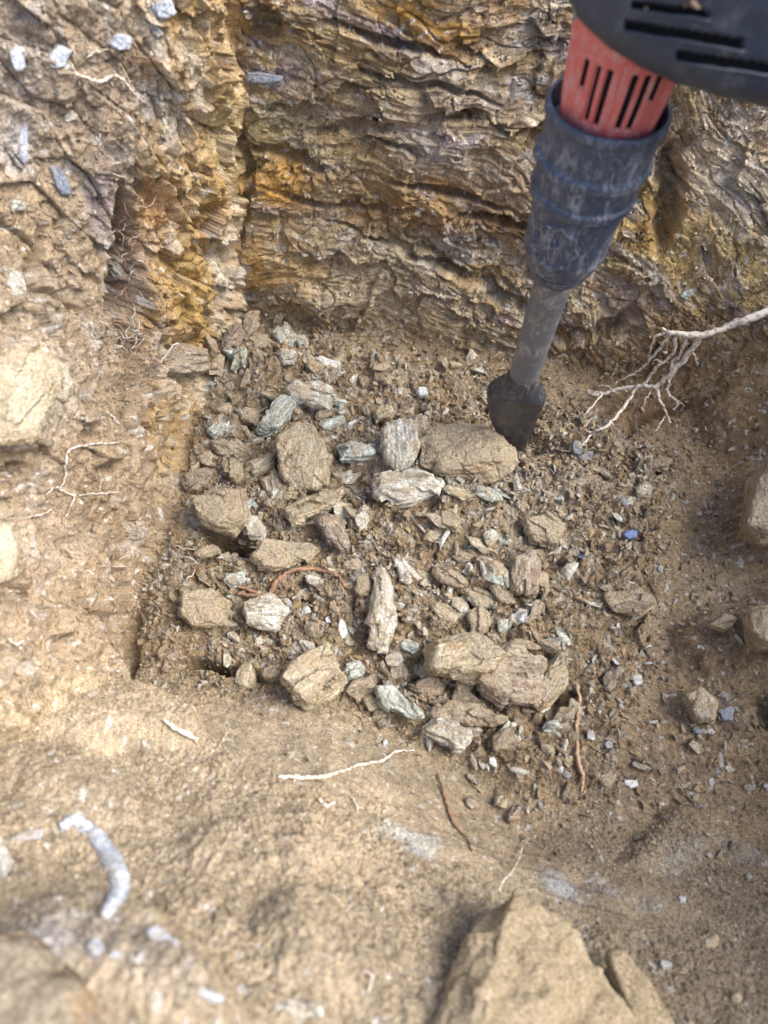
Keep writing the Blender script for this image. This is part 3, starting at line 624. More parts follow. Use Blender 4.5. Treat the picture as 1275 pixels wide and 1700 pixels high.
# oval stones: cx, cy, length, width, tilt, height factor, material, label
OV = [
 (415,694,38,34,0,.6,'T','round tan stone left of the blue-grey leaning stone'),
 (384,747,64,36,-15,.5,'B','oval brown stone above the striped one'),
 (437,770,58,32,25,.6,'O','cream and brown striped stone touching the banded block'),
 (331,798,64,42,10,.5,'B','dark grey-brown stone at the left rim of the rubble'),
 (384,781,38,42,0,.6,'T','blocky tan stone right of the dark grey-brown one'),
 (455,813,72,44,-75,.4,'R','leaning brown slab tucked under the banded block'),
 (422,878,50,48,20,.7,'P','cream faceted stone beside the dark hollow'),
 (343,917,50,26,0,.6,'T','pale tan stone at the left of the dark hollow'),
 (341,960,50,20,-42,.6,'O','ochre stick-like stone left of the curled root'),
 (394,962,52,26,-8,.5,'G','pale green flat stone above the curled root'),
 (670,945,60,28,-55,.5,'P','white tilted stone near the top of the long standing one'),
 (500,566,28,24,0,.7,'P','small pinkish stone right of the grey-blue angular one'),
 (476,594,32,28,0,.7,'P','small cream stone under the grey-blue angular one'),
 (515,602,50,26,-60,.5,'R','pink-brown tilted stone near the top of the rubble'),
 (547,603,46,18,-20,.6,'W','white flat shard nearest the foot of the rock face'),
 (398,598,46,26,60,.6,'G','grey-blue shard leaning on the left bank'),
 (409,629,42,16,80,.7,'R','thin rust-orange shard standing by the left bank'),
 (464,531,42,18,50,.6,'O','ochre sliver leaning against the rock face'),
 (437,570,44,26,-10,.5,'T','dusty tan stone between the corner stones'),
 (362,711,44,24,40,.6,'G','small grey stone at the upper left of the rubble'),
 (345,762,44,28,-10,.5,'O','ochre and blue-grey stone by the left bank'),
 (635,686,42,32,30,.5,'O','striped tan oval stone above the pale boulder'),
 (702,652,22,20,0,.8,'W','round white stone in gravel left of the chisel shaft'),
 (588,629,22,12,50,.7,'P','pale sliver standing in upper gravel'),
 (552,702,44,16,20,.6,'G','thin greenish shard right of the jagged white stone'),
 (586,702,22,9,30,.6,'W','small white splinter beside the greenish shard'),
 (537,690,34,20,10,.6,'B','brown stone wedged above the banded block'),
 (792,990,98,32,-32,.5,'O','long striped ochre shard in the right of the rubble'),
 (835,986,58,24,-35,.5,'O','tan shard lying along the long striped one'),
 (735,1015,52,28,-35,.5,'O','ochre shard below the long striped one'),
 (794,1029,40,48,20,.5,'T','squarish buff stone under the long striped shard'),
 (892,1015,50,24,75,.5,'D','purple-grey pointed shard right of the pale flakes'),
 (860,1023,36,22,50,.6,'P','grey-white stone beside the pale flakes'),
 (935,1055,44,20,-50,.5,'G','olive pointed shard above the upright ochre slab'),
 (768,923,54,26,-5,.45,'B','flat brown plate over a dark gap mid rubble'),
 (745,960,60,20,-25,.5,'B','dark brown sliver left of the long striped shard'),
 (800,1010,26,12,-70,.6,'B','dark splinter over the gap beside the buff stone'),
 (1047,888,26,18,0,.6,'V','bright blue stone chip on the right floor'),
 (966,924,14,9,0,.8,'V','tiny bright blue chip left of the larger blue one'),
 (958,744,18,28,10,.7,'U','lilac-grey pebble at the tip of the white roots'),
 (973,758,28,18,10,.7,'U','slate-blue stone at the tip of the white roots'),
 (1068,816,30,22,15,.6,'P','flat buff stone on the right floor under the roots'),
 (1037,834,20,12,-30,.6,'U','lilac oval pebble beside the flat buff stone'),
 (1057,845,16,22,20,.6,'O','orange-brown chip under the flat buff stone'),
 (1043,905,18,14,40,.6,'P','cream chip just under the bright blue one'),
 (1094,770,40,30,-10,.4,'B','brown plate in the gravel under the hanging roots'),
 (619,1166,38,26,0,.5,'T','tan flake touching the grey stone with a white tail'),
 (631,1187,34,22,10,.6,'T','small tan stone below the grey one with a white tail'),
 (634,1202,16,15,0,.8,'D','small purple pebble at the lower edge of rubble'),
 (772,1142,46,30,75,.6,'O','striped stone wedged under the large purple-patched block'),
 (711,1140,60,46,10,.6,'B','dark grey-brown lump under the large purple-patched block'),
 (780,1180,58,34,5,.5,'T','flat dusty stone below the striped wedged one'),
 (830,1194,30,20,0,.8,'O','smooth mustard pebble in the lower rubble'),
 (838,1230,40,52,0,.5,'B','brown ribbed stone right of the cream-faced one'),
 (852,1204,12,11,0,.9,'P','small round cream pebble right of the mustard one'),
 (865,1212,9,15,0,.9,'P','tiny oval pale pebble beside the round cream one'),
 (831,1329,22,26,30,.6,'O','orange-yellow stone at the very foot of the rubble'),
 (855,1352,36,30,70,.5,'D','dark brown clod at the bottom tip of the rubble'),
 (1017,1126,60,28,58,.6,'D','dark wedge with an ochre end right of the twig'),
 (1058,1129,20,20,10,.6,'W','bright white square chip on the right floor'),
 (1009,1293,36,28,30,.5,'T','pale tan flat stone right of the lower end of the twig'),
 (1048,1302,28,18,5,.5,'W','pale pointed chip beside the pale tan flat stone'),
 (1066,1271,50,24,-30,.5,'D','banded dark and tan stone on the lower right floor'),
 (1160,1240,48,28,-40,.5,'O','orange-brown wedge on the right slope'),
 (1158,1212,18,16,0,.7,'U','blue-black chip above the orange-brown wedge'),
 (1208,1185,36,30,0,.5,'U','purple-grey rough stone on the right slope'),
 (1180,1214,14,9,-20,.7,'W','small pale chip beside the blue-black one'),
 (981,1220,13,20,0,.7,'W','white chip right of the middle of the twig'),
 (1010,1237,16,16,0,.7,'U','dark blue chip right of the middle of the twig'),
 (930,1277,9,13,0,.8,'K','pale turquoise grain left of the lower twig'),
 (941,1287,18,13,-35,.7,'U','slate-blue chip left of the lower twig'),
 (409,1123,36,42,0,.7,'O','yellow-brown stone right of the lower dark hollow'),
 (454,1117,32,34,0,.7,'B','rounded grey-brown stone left of the squarish ochre block'),
 (586,1111,38,28,10,.5,'G','grey-green stone right of the squarish ochre block'),
 (598,1146,62,42,10,.5,'B','dark crumbly stone right of the squarish ochre block'),
 (502,987,48,18,30,.6,'O','mustard splinter under the curled root'),
 (524,962,40,22,-10,.5,'P','lilac and white stone inside the loop of the curled root'),
 (584,938,38,24,0,.5,'R','brown stone right of the sandy slab'),
 (600,974,34,38,0,.6,'T','crumbly buff stone left of the long standing one'),
 (561,880,34,14,30,.6,'T','narrow tan stone left of the mottled rounded one'),
 (655,1095,30,22,10,.5,'P','small pale stone under the long standing one'),
 (676,1075,34,26,-30,.5,'G','grey stone with a rust spot between the long stone and purple-patched block'),
 (658,1110,30,40,0,.5,'O','yellowish stone below the small pale one'),
 (640,1235,10,10,0,.8,'K','tiny pale blue pebble below the rubble'),
 (703,1220,14,12,0,.8,'K','pale blue chip left of the cream-faced stone'),
 (870,1070,60,20,-12,.5,'B','dark shard with a white end over the crumbly mass'),
 (915,1068,36,18,15,.5,'G','grey-green shard right of the dark one'),
 (935,1190,60,40,55,.5,'B','leaning brown-grey stone left of the twig'),
 (720,895,34,20,-20,.5,'T','tan chip left of the flat brown plate'),
 (805,820,70,20,-15,.5,'G','pale green ledge stone under the big sandy slab'),
 (760,815,56,18,-20,.5,'O','ochre ledge stone left of the pale green one'),
 (668,828,52,14,3,.5,'K','blue-grey plate edge showing under dust mid pit'),
 (912,900,40,18,20,.4,'B','flat brown plate below the chisel'),
 (970,800,70,20,10,.4,'B','grey-brown plate right of the chisel tip'),
 (100,92,42,46,0,.6,'K','pale rounded stone high in the left bank'),
 (270,14,46,40,0,.6,'K','pale blue-white stone at the top of the left bank'),
 (198,68,42,30,-10,.6,'K','pale blue stone set in dark soil near the top left'),
 (258,46,36,16,-50,.6,'P','small pinkish oval stone near the top left'),
 (28,96,24,44,10,.6,'K','chalky stone at the far left above the streaked one'),
 (38,230,22,90,5,.5,'K','long pale blue-streaked stone at the left edge'),
 (100,300,62,24,-62,.6,'U','lilac tapering stone in the upper left bank'),
 (116,193,26,18,10,.6,'P','small pale stone above the lilac tapering one'),
 (30,342,32,16,-10,.6,'P','pale flat stone low left of the lilac one'),
 (22,470,46,60,20,.4,'P','cream-topped stone in the bank above the large boulder'),
 (440,130,70,22,-5,.5,'U','dark blue-purple stone in the corner of the rock face'),
 (190,450,34,20,-50,.5,'P','pale stone above the dark root crevice'),
 (1045,388,28,20,0,.6,'R','pinkish stone lodged right of the black collar'),
 (1140,488,32,18,30,.5,'G','pale greenish flake on the rock face above the white root'),
 (1268,400,30,24,0,.5,'T','tan stone at the right edge beside the hammer'),
 (270,1558,70,28,-32,.5,'K','blurred grey-blue flake second from the arc-shaped one'),
 (158,1577,34,30,-20,.6,'K','small pale blue pebble below the arc-shaped flake'),
 (190,1585,22,16,0,.6,'K','very small blue pebble beside the pale one at the bottom left'),
 (338,1650,84,24,-18,.5,'K','long pale flake near the bottom edge'),
 (300,1662,34,26,0,.5,'T','rounded greyish pebble left of the long pale flake'),
 (490,1682,80,28,-12,.4,'P','whitish flat stone cut by the bottom edge'),
 (0,1440,36,120,0,.4,'P','rounded beige stone cut by the left edge near the bottom'),
 (48,1388,60,20,10,.5,'K','curved pale flake left of the arc-shaped one'),
 (1105,1602,22,14,-20,.6,'K','pale bluish chip on the lower right bank'),
 (1135,1612,18,14,10,.6,'O','light orange chip on the lower right bank'),
 (1222,1658,22,18,0,.6,'O','orange-brown pebble near the bottom right corner'),
 (1133,1494,18,16,0,.6,'K','pale chip on the bank below the grey scraped rock'),
 (1180,1565,26,16,20,.5,'T','buff stone on the lower right bank'),
 (1272,1305,10,9,0,.8,'K','greenish pebble at the right edge of the floor'),
]
for k, (cx, cy, L_, W_, a_, hf, m_, lb) in enumerate(OV):
    dep = (ground_at(cx, cy, 6)[0] - CAM) @ F_
    h = min(L_, W_) * hf * dep / FPX * 1.05
    nm = 'pebble' if 'pebble' in lb or 'grain' in lb else 'stone_chip' if ('chip' in lb or 'splinter' in lb or 'flake' in lb) else 'stone_shard' if ('shard' in lb or 'sliver' in lb) else 'stone'
    rough = .5 if m_ in 'KWUV' or 'pebble' in lb else 1.0
    stone(oval(cx, cy, L_, W_, a_, k * 31 + 5, 1.0 if 'pebble' in lb else None), h, m_, nm, lb, cat=nm.replace('_', ' '), seed=k * 31 + 5, rough=rough, layers=.3 if rough < 1 else 1, lift=-h * .42 if (cy < 500 and cx < 300 or cy > 1370) else 0.0, cut=0.0018 if L_ < 40 else None)
# the arc-shaped flake at the lower left
def arc_poly(pts, wd):
    p = np.array(pts, float); t = np.gradient(p, axis=0); t /= np.linalg.norm(t, axis=1, keepdims=True); nn = np.stack([-t[:, 1], t[:, 0]], 1)
    return p, nn, np.array(wd)
def strip_stone(pts, wd, h, mat, name, label, cat, seed):
    p, nn, wd = arc_poly(pts, wd); K = 9; V = []; Fq = []
    n = len(p)
    for k in range(n):
        P, gn = ground_at(*p[k], 8); tc = nrm(CAM - P); gn = nrm(gn + tc)
        z = (P - CAM) @ F_; half = wd[k] / 2 * z / FPX
        side = nrm((R_ * nn[k, 0] - U_ * nn[k, 1]) - gn * ((R_ * nn[k, 0] - U_ * nn[k, 1]) @ gn))
        for j in range(K):
            a = math.pi * j / (K - 1); V.append(P + side * half * math.cos(a) + gn * (h * math.sin(a) ** 0.7 - h * .25))
    for k in range(n - 1):
        for j in range(K - 1): a = k * K + j; Fq.append((a, a + 1, a + K + 1, a + K))
        Fq.append((k * K + K - 1, k * K, (k + 1) * K, (k + 1) * K + K - 1))
    V = np.array(V); V += 0.0012 * np.stack([fbm(V[:, 0] * 160, V[:, 1] * 160, V[:, 2] * 160 + s, 3, seed + s) for s in range(3)], 1)
    caps = [tuple(range(K)), tuple(range((n - 1) * K, n * K))]
    me = bpy.data.meshes.new(name); me.from_pydata([tuple(v) for v in V], [], Fq + caps); me.update()
    me.polygons.foreach_set('use_smooth', np.ones(len(me.polygons), bool))
    o = link_mesh(name, me, SM[mat]); tag(o, label, cat); return o
def dens(pts, m=5):
    out = []
    P = [pts[0]] + list(pts) + [pts[-1]]
    for i in range(1, len(P) - 2):
        for k in range(m):
            t = k / m; a, b, c, d = (np.array(P[i + q], float) for q in (-1, 0, 1, 2))
            out.append(0.5 * ((2 * b) + (-a + c) * t + (2 * a - 5 * b + 4 * c - d) * t * t + (-a + 3 * b - 3 * c + d) * t ** 3))
    out.append(np.array(pts[-1], float)); return np.array(out)
ap = dens([(100, 1376), (125, 1366), (158, 1388), (186, 1430), (198, 1468), (188, 1502), (170, 1526)], 9)
awd = np.interp(np.linspace(0, 1, len(ap)), [0, .1, .3, .5, .75, .93, 1], [14, 30, 26, 40, 38, 26, 10]) * (1 + .16 * np.sin(np.arange(len(ap)) * 1.7) * np.cos(np.arange(len(ap)) * .63))
strip_stone(ap, awd * .92, 0.0070, 'K', 'stone_flake', 'arc-shaped pale blue-grey flake, blurred at the lower left', 'stone flake', 5)

# ------------------------------------------------------------------ smaller shards, one object each, copied from a library of shapes
def shard_mesh(seed):
    rnd = random.Random(seed); L_, W_, H_ = 1.15, rnd.uniform(.32, .8), rnd.uniform(.16, .42); pts = []
    for k in range(rnd.randint(8, 11)):
        v = Vector((rnd.gauss(0, 1), rnd.gauss(0, 1), rnd.gauss(0, 1))).normalized()
        pts.append((0.01 * v.x * L_, 0.01 * v.y * W_, 0.01 * v.z * H_ * 1.2))
    return hull_rock(pts, seed, 0.0030, 0.75, 0.8, bev=0.0007)
LIB = {}
KEYS = ['P', 'G', 'O', 'B', 'T', 'W', 'R', 'D']
shapes = [shard_mesh(300 + k) for k in range(12)]
for key in KEYS:
    LIB[key] = []
    for s in shapes: c_ = s.copy(); c_.materials.append(SM[key]); LIB[key].append(c_)
WORD = dict(P='cream', G='grey-green', O='ochre', B='brown', T='dusty tan', W='white', R='rust-coloured', D='dark purple-brown')
REG = [  # photo box, number, what it is near, size range in px, colours
 ((470, 585, 850, 690), 46, 'in the gravel at the foot of the rock face', (11, 30), 'PGTBTO'),
 ((330, 640, 600, 830), 24, 'between the larger stones around the banded block', (16, 42), 'GPPOBGT'),
 ((560, 770, 860, 900), 30, 'in the crumbly ground below the big sandy slab', (13, 38), 'PGTPO'),
 ((850, 780, 1040, 1010), 34, 'on the floor below and right of the chisel', (10, 34), 'BTGPOP'),
 ((680, 890, 900, 1050), 26, 'around the long striped ochre shard', (14, 44), 'OPGBWOP'),
 ((380, 990, 620, 1090), 30, 'in the gravel below the curled root', (11, 34), 'TPGWOBP'),
 ((620, 1090, 960, 1240), 34, 'around and under the purple-patched block', (15, 44), 'OTPPGBR'),
 ((780, 1230, 960, 1340), 24, 'left of the thin brown twig', (10, 26), 'GWTBD'),
 ((970, 1020, 1230, 1330), 30, 'scattered on the right floor', (8, 17), 'PBTGW'),
 ((310, 560, 560, 960), 44, 'packed into the left side of the heap', (20, 46), 'GPOBTPG'),
 ((600, 880, 950, 1230), 44, 'packed into the lower right of the heap', (18, 46), 'OTPBROGG'),
 ((800, 760, 930, 830), 12, 'pushed up around the chisel tip', (9, 24), 'TPOB'),
 ((960, 730, 1240, 1000), 22, 'on the darker floor under the hanging white roots', (8, 17), 'BPTG'),
]
def place(me, P, n, size, rnd, name, label, cat, group, tiltmax=0.6):
    o = bpy.data.objects.new(name, me); COL.objects.link(o)
    nn = Vector(n) + Vector((rnd.uniform(-1, 1), rnd.uniform(-1, 1), rnd.uniform(-.3, .3))) * tiltmax; nn.normalize()
    q = nn.to_track_quat('Z', 'Y').to_matrix().to_4x4() @ Matrix.Rotation(rnd.uniform(0, 6.28), 4, 'Z')
    s = size / 0.02
    o.matrix_world = Matrix.Translation(Vector(P)) @ q @ Matrix.Diagonal((s, s * rnd.uniform(.75, 1.1), s * rnd.uniform(.7, 1.2), 1))
    tag(o, label, cat, group); return o
rnd = random.Random(77)
for (x0, y0, x1, y1), cnt, where, (s0, s1), cols in REG:
    for k in range(cnt):
        px, py = rnd.uniform(x0, x1), rnd.uniform(y0, y1); key = rnd.choice(cols)
        i = gidx(px, py); P = VV[i]; dep = (P - CAM) @ F_
        size = (s0 + (s1 - s0) * rnd.random() ** 1.3) * 1.25 * dep / FPX
        place(rnd.choice(LIB[key]), P + NN[i] * size * (rnd.uniform(.02, .26) if s1 == 46 else .14), NN[i], size, rnd, *(('stone', '%s angular stone %s' % (WORD[key], where), 'stone', '%s angular stones %s' % (WORD[key], where)) if s1 == 46 else ('stone_chip', 'small %s stone chip %s' % (WORD[key], where), 'stone chip', 'small %s stone chips %s' % (WORD[key], where))))

# ------------------------------------------------------------------ gravel and crumbs: far too many to count, one object
rng = np.random.default_rng(5)
def chip_proto(seed, npts):
    r = random.Random(seed); bm = bmesh.new()
    for k in range(npts):
        v = Vector((r.gauss(0, 1), r.gauss(0, 1), r.gauss(0, 1))).normalized(); bm.verts.new((v.x, v.y * r.uniform(.6, .9), v.z * r.uniform(.18, .55)))
    bmesh.ops.convex_hull(bm, input=bm.verts); bmesh.ops.delete(bm, geom=[v for v in bm.verts if not v.link_faces], context='VERTS')
    bmesh.ops.triangulate(bm, faces=bm.faces); bm.verts.index_update()
    V = np.array([v.co[:] for v in bm.verts]); Fc = np.array([[v.index for v in f.verts] for f in bm.faces]); bm.free(); return V, Fc
protos = [chip_proto(800 + k, 9) for k in range(14)]
def scatter(name, sel_idx, sizes, cols, kindlabel):
    Vs, Fs, Cs = [], [], []; off = 0
    pid = rng.integers(0, len(protos), len(sel_idx))
    for p in range(len(protos)):
        m = np.where(pid == p)[0]
        if not len(m): continue
        V0, F0 = protos[p]; n = len(m)
        q = rng.normal(size=(n, 4)); q /= np.linalg.norm(q, axis=1, keepdims=True); a, b, c, d = q.T
        Rm = np.stack([1 - 2 * (c * c + d * d), 2 * (b * c - a * d), 2 * (b * d + a * c), 2 * (b * c + a * d), 1 - 2 * (b * b + d * d), 2 * (c * d - a * b), 2 * (b * d - a * c), 2 * (c * d + a * b), 1 - 2 * (b * b + c * c)], -1).reshape(n, 3, 3)
        sc_ = sizes[m][:, None] * np.stack([np.ones(n), rng.uniform(.7, 1.1, n), rng.uniform(.6, 1.1, n)], 1)
        W = np.einsum('nij,nvj->nvi', Rm, V0[None] * sc_[:, None, :])
        W = W + (VV[sel_idx[m]] + NN[sel_idx[m]] * (sizes[m] * 0.25)[:, None])[:, None, :]
        Vs.append(W.reshape(-1, 3)); Fs.append((F0[None] + (np.arange(n) * len(V0))[:, None, None] + off).reshape(-1, 3))
        Cs.append(np.repeat(cols[m], len(V0), 0)); off += n * len(V0)
    me = raw_mesh(name, np.concatenate(Vs), F3=np.concatenate(Fs), smooth=False, col=np.concatenate(Cs))
    o = link_mesh(name, me, M_EARTH); tag(o, kindlabel[0], kindlabel[1], kind='stuff'); return o
# area each grid vertex stands for, so that density is per square metre
Wflat = lambda a: np.clip(a, 0, 1).ravel()
area = (T0.ravel() ** 2)
inframe = ((PX > -120) & (PX < 1400) & (PY > -120) & (PY < 1820)).ravel()
wfloor = np.clip(W0 + .35 * ell(280, 1000, 90, 200, 0, .9) + .3 * ell(560, 1200, 330, 50, -12, .9), 0, 1).ravel() * inframe
crumbzone = fbm(X * 12, Y * 12, Z * 12, 3, 301).ravel()
def pick(wgt, n):
    wgt = np.clip(wgt, 0, None); return rng.choice(len(wgt), n, p=wgt / wgt.sum())
PAL = np.array([0.96, 1.0, .97]) * 1.32 * np.array([(0.34, 0.26, 0.17), (0.26, 0.19, 0.13), (0.42, 0.36, 0.28), (0.40, 0.29, 0.15), (0.48, 0.46, 0.42), (0.19, 0.14, 0.105), (0.36, 0.34, 0.30), (0.62, 0.61, 0.60), (0.22, 0.23, 0.28), (0.33, 0.20, 0.10)])
def cols_for(i, n, pw, mixg=0.45):
    c = PAL[rng.choice(len(PAL), n, p=np.array(pw) / sum(pw))]; g = CC[i]
    return np.clip((c * (1 - mixg) + g * mixg) * rng.uniform(.8, 1.2, (n, 1)), 0.02, .85)
def scat(name, wgt, n, s0, s1, pw, lab, power=2.5, mixg=.45):
    i = pick(wgt, n); s = s0 + (s1 - s0) * rng.random(n) ** power
    scatter(name, i, s, cols_for(i, n, pw, mixg), lab)
PW = [5, 4, 4, 2, 3, 2, 3, 1.1, .7, .8]
rubf = rub.ravel()
scat('gravel', wfloor * area * (0.16 + rubf * np.clip(0.75 + 2.2 * crumbzone, 0.12, 2)), 22000, 0.0009, 0.0062, PW, ('loose gravel and crushed rock over the pit floor', 'gravel'), 2.6, .55)
scat('grit', wfloor * area * (0.5 + rubf), 60000, 0.0005, 0.0017, PW, ('fine grit between the stones of the pit floor', 'grit'), 1.5, .7)
wl = (Wflat(WL) + Wflat(WB) * 0.55) * inframe * np.clip(NN[:, 2], 0.05, 1) * area
scat('crumbs', wl * (0.3 + np.clip(crumbzone + .3, 0, 1)), 24000, 0.0006, 0.0040, [5, 3, 3, 3, 2.5, 2, 2, 1.6, .4, .8], ('earth crumbs and rock chips caught on the faces of the pit', 'crumbs'), 3, .6)
scat('sand_grains', Wflat(WF) * inframe * area * (1 - .7 * scr.ravel()), 50000, 0.0004, 0.0019, [6, 2, 4, 3, 1, 1.5, 1, .5, .1, .5], ('coarse sandy grains on the near bank', 'sand'), 2.5, .6)

# ------------------------------------------------------------------ roots and twigs
def root_material(name, c1, c2):
    m, nt, b = new_mat(name, 0.8, 0.25); g = nt.nodes.new('ShaderNodeNewGeometry')
    n1 = noise_n(nt, g.outputs['Position'], 260, 4, 0.7)
    nt.links.new(ramp(nt, n1, [(0.40, c2), (0.50, c1), (0.62, tuple(min(.85, v * 1.15) for v in c1))]), b.inputs['Base Color'])
    bump_n(nt, b, n1, 0.6, 0.001); return m
M_ROOTW = root_material('pale_root', (0.66, 0.62, 0.56), (0.36, 0.27, 0.19))
M_ROOTB = root_material('brown_root', (0.33, 0.20, 0.13), (0.20, 0.13, 0.09))
M_ROOTT = root_material('tan_root', (0.48, 0.34, 0.23), (0.30, 0.20, 0.13))
def tube(bm, pts, rad, nseg=7, seed=0):
    pts = np.asarray(pts, float); n = len(pts); rn = random.Random(seed)
    t = np.gradient(pts, axis=0); t /= np.linalg.norm(t, axis=1, keepdims=True) + 1e-12
    up = nrm(CAM - pts[0]); rings = []
    for k in range(n):
        a = np.cross(t[k], up); a = nrm(a) if np.linalg.norm(a) > 1e-6 else np.array([1., 0, 0]); b = np.cross(t[k], a)
        ring = []
        for j in range(nseg):
            an = j * 6.28318 / nseg; r = rad[k] * (1 + rn.uniform(-.24, .24)); ring.append(bm.verts.new(pts[k] + (a * math.cos(an) + b * math.sin(an)) * r))
        rings.append(ring)
    for k in range(n - 1):
        for j in range(nseg): bm.faces.new((rings[k][j], rings[k][(j + 1) % nseg], rings[k + 1][(j + 1) % nseg], rings[k + 1][j]))
    bm.faces.new(rings[0][::-1]); bm.faces.new(rings[-1])
def px_path(pts, lift, jit=1.6, seed=0, m=6):
    """picture polyline (x, y, width px [, extra lift m]) laid on the finished surface"""
    rn = random.Random(seed)
    q = dens([(p[0], p[1], p[2], (p[3] if len(p) > 3 else 0)) for p in pts], m)
    dep = np.array([(ground_at(x, y, 5)[0] - CAM) @ F_ for x, y, _, _ in q])
    k = np.ones(5) / 5; dp = np.convolve(np.pad(dep, 2, mode='edge'), k, 'valid')
    P = []; rd = []
    for (x, y, wd, ex), d in zip(q, dp):
        d2 = d - lift - ex; P.append(at(x + rn.uniform(-jit, jit), y + rn.uniform(-jit, jit), d2)); rd.append(max(wd, .8) / 2 * d2 / FPX)
    return np.array(P), rd
def root(paths, name, label, mat, cat='root', lift=0.003, group=None, seed=1, jit=1.6):
    bm = bmesh.new()
    for k, p in enumerate(paths):
        P, r = px_path(p, lift, jit, seed + k); tube(bm, P, r, seed=seed + k)
    me = bpy.data.meshes.new(name); bmesh.ops.recalc_face_normals(bm, faces=bm.faces); bm.to_mesh(me); bm.free(); me.polygons.foreach_set('use_smooth', np.ones(len(me.polygons), bool))
    o = link_mesh(name, me, mat); tag(o, label, cat, group); return o
# the hanging white root on the right: it comes out of the right face and forks
L1 = 0.03
hang = [
 [(1400, 480, 18, .02), (1330, 500, 17, .03), (1275, 518, 15, .04), (1215, 540, 13, .045), (1165, 556, 12, .045), (1108, 552, 9, .04)],
 [(1165, 556, 11, .045), (1140, 590, 10, .045), (1115, 620, 9, .042), (1090, 640, 8, .04), (1060, 640, 7, .035), (1030, 645, 6, .03), (1000, 653, 5, .025), (975, 648, 3, .02)],
 [(1060, 638, 6, .038), (1045, 662, 5, .03), (1015, 700, 5, .02), (990, 715, 4, .012), (975, 728, 4, .006), (960, 742, 3, .002), (934, 750, 2, .0)],
 [(1108, 552, 7, .04), (1088, 560, 4, .04), (1078, 585, 3, .036), (1075, 605, 2, .034)],
 [(1110, 556, 6, .04), (1090, 585, 5, .04), (1065, 612, 4, .036), (1040, 625, 3, .034), (1020, 640, 2, .03)],
 [(1122, 556, 7, .042), (1118, 585, 6, .042), (1095, 605, 5, .04), (1080, 622, 5, .038), (1068, 640, 5, .037)],
 [(1140, 560, 6, .044), (1130, 590, 5, .043), (1118, 600, 5, .043), (1112, 640, 4, .04)],
 [(1088, 640, 7, .038), (1095, 662, 5, .034), (1105, 680, 4, .03), (1112, 702, 3, .026)],
 [(1112, 630, 5, .042), (1108, 650, 4, .038), (1120, 662, 3, .036), (1126, 672, 3, .034), (1118, 680, 2, .032)],
 [(1000, 653, 4, .024), (985, 672, 3, .02), (968, 690, 2, .014)], [(975, 648, 2, .02), (985, 655, 3, .022), (1000, 652, 3, .024)],
 [(1145, 580, 4, .044), (1155, 592, 3, .04), (1158, 606, 2, .036)], [(1012, 698, 3, .02), (1018, 706, 2, .016), (1022, 712, 1.5, .014)],
 [(1105, 690, 2.5, .026), (1095, 705, 2, .022), (1089, 716, 1.5, .018)], [(1080, 650, 3, .036), (1072, 662, 2, .034), (1068, 675, 1.5, .03)],
 [(985, 718, 3, .01), (972, 715, 2, .01)], [(990, 690, 2, .02), (975, 702, 1.5, .014), (965, 712, 1.2, .01)], [(1100, 545, 4, .04), (1110, 552, 5, .04)],
 [(1098, 600, 3, .04), (1088, 598, 2, .04), (1084, 604, 1.5, .04)], [(1040, 650, 3, .03), (1035, 640, 2, .03)], [(960, 690, 1.5, .014), (948, 688, 1.5, .012)],
 [(1020, 650, 2.5, .03), (1004, 640, 1.5, .028), (992, 642, 1.2, .026)], [(998, 712, 2.5, .014), (985, 704, 1.5, .012)], [(1126, 664, 2, .034), (1134, 672, 1.5, .033), (1130, 682, 1.2, .03)],
]
root(hang, 'hanging_root', 'white branching root hanging from the right face over the floor', M_ROOTW, lift=0.002, jit=1.8)
root([[(395, 985, 8), (430, 990, 8), (450, 985, 9), (462, 962, 9), (490, 945, 8), (530, 946, 7), (560, 955, 6), (572, 972, 5), (590, 980, 3)], [(440, 988, 6), (400, 975, 5), (360, 958, 3)]], 'root', 'curled brown root lying across the rubble', M_ROOTB, lift=0.004)
root([[(956, 1135, 6), (962, 1160, 6), (958, 1200, 6), (958, 1235, 7), (960, 1265, 8), (968, 1290, 6), (966, 1314, 3)], [(958, 1178, 3), (946, 1174, 2)], [(958, 1200, 2.5), (968, 1204, 1.5)]], 'twig', 'thin reddish brown twig lying upright right of the rubble', M_ROOTT, 'twig', lift=0.004, jit=1)
root([[(462, 1290, 6), (490, 1290, 7), (530, 1291, 7), (570, 1280, 5), (595, 1269, 5), (630, 1264, 5), (660, 1247, 4.5), (688, 1246, 2)], [(490, 1290, 3), (488, 1298, 2)]], 'root', 'long wavy white root along the edge of the near bank', M_ROOTW, lift=0.003)
root([[(727, 1285, 4), (735, 1310, 4), (745, 1345, 5), (756, 1370, 5), (775, 1390, 4), (784, 1415, 3)], [(748, 1352, 3), (778, 1357, 2)]], 'root', 'grey-brown forked root on the near bank', M_ROOTB, lift=0.003)
root([[(868, 1401, 2.6, .004), (862, 1425, 2.6, .01), (848, 1450, 2.6, .01), (836, 1462, 2.4, .006), (829, 1480, 2.2, .002)]], 'root', 'thin curved pale root fibre standing on the near bank', M_ROOTW, lift=0.002, jit=.4)
root([[(585, 1325, 3), (592, 1338, 3), (594, 1350, 2)], [(592, 1340, 2.5), (603, 1342, 2)]], 'root', 'tiny white forked root on the near bank', M_ROOTW)
root([[(530, 1326, 5), (540, 1338, 6), (556, 1332, 4)]], 'root', 'stubby white root bit left of the tiny forked one', M_ROOTW)
root([[(271, 1194, 4), (285, 1206, 7), (300, 1214, 8), (318, 1224, 7), (330, 1226, 3)], [(300, 1212, 5), (316, 1218, 4), (328, 1234, 2)]], 'root', 'ragged white root sticking out of the lip at the lower left', M_ROOTW, lift=0.004)
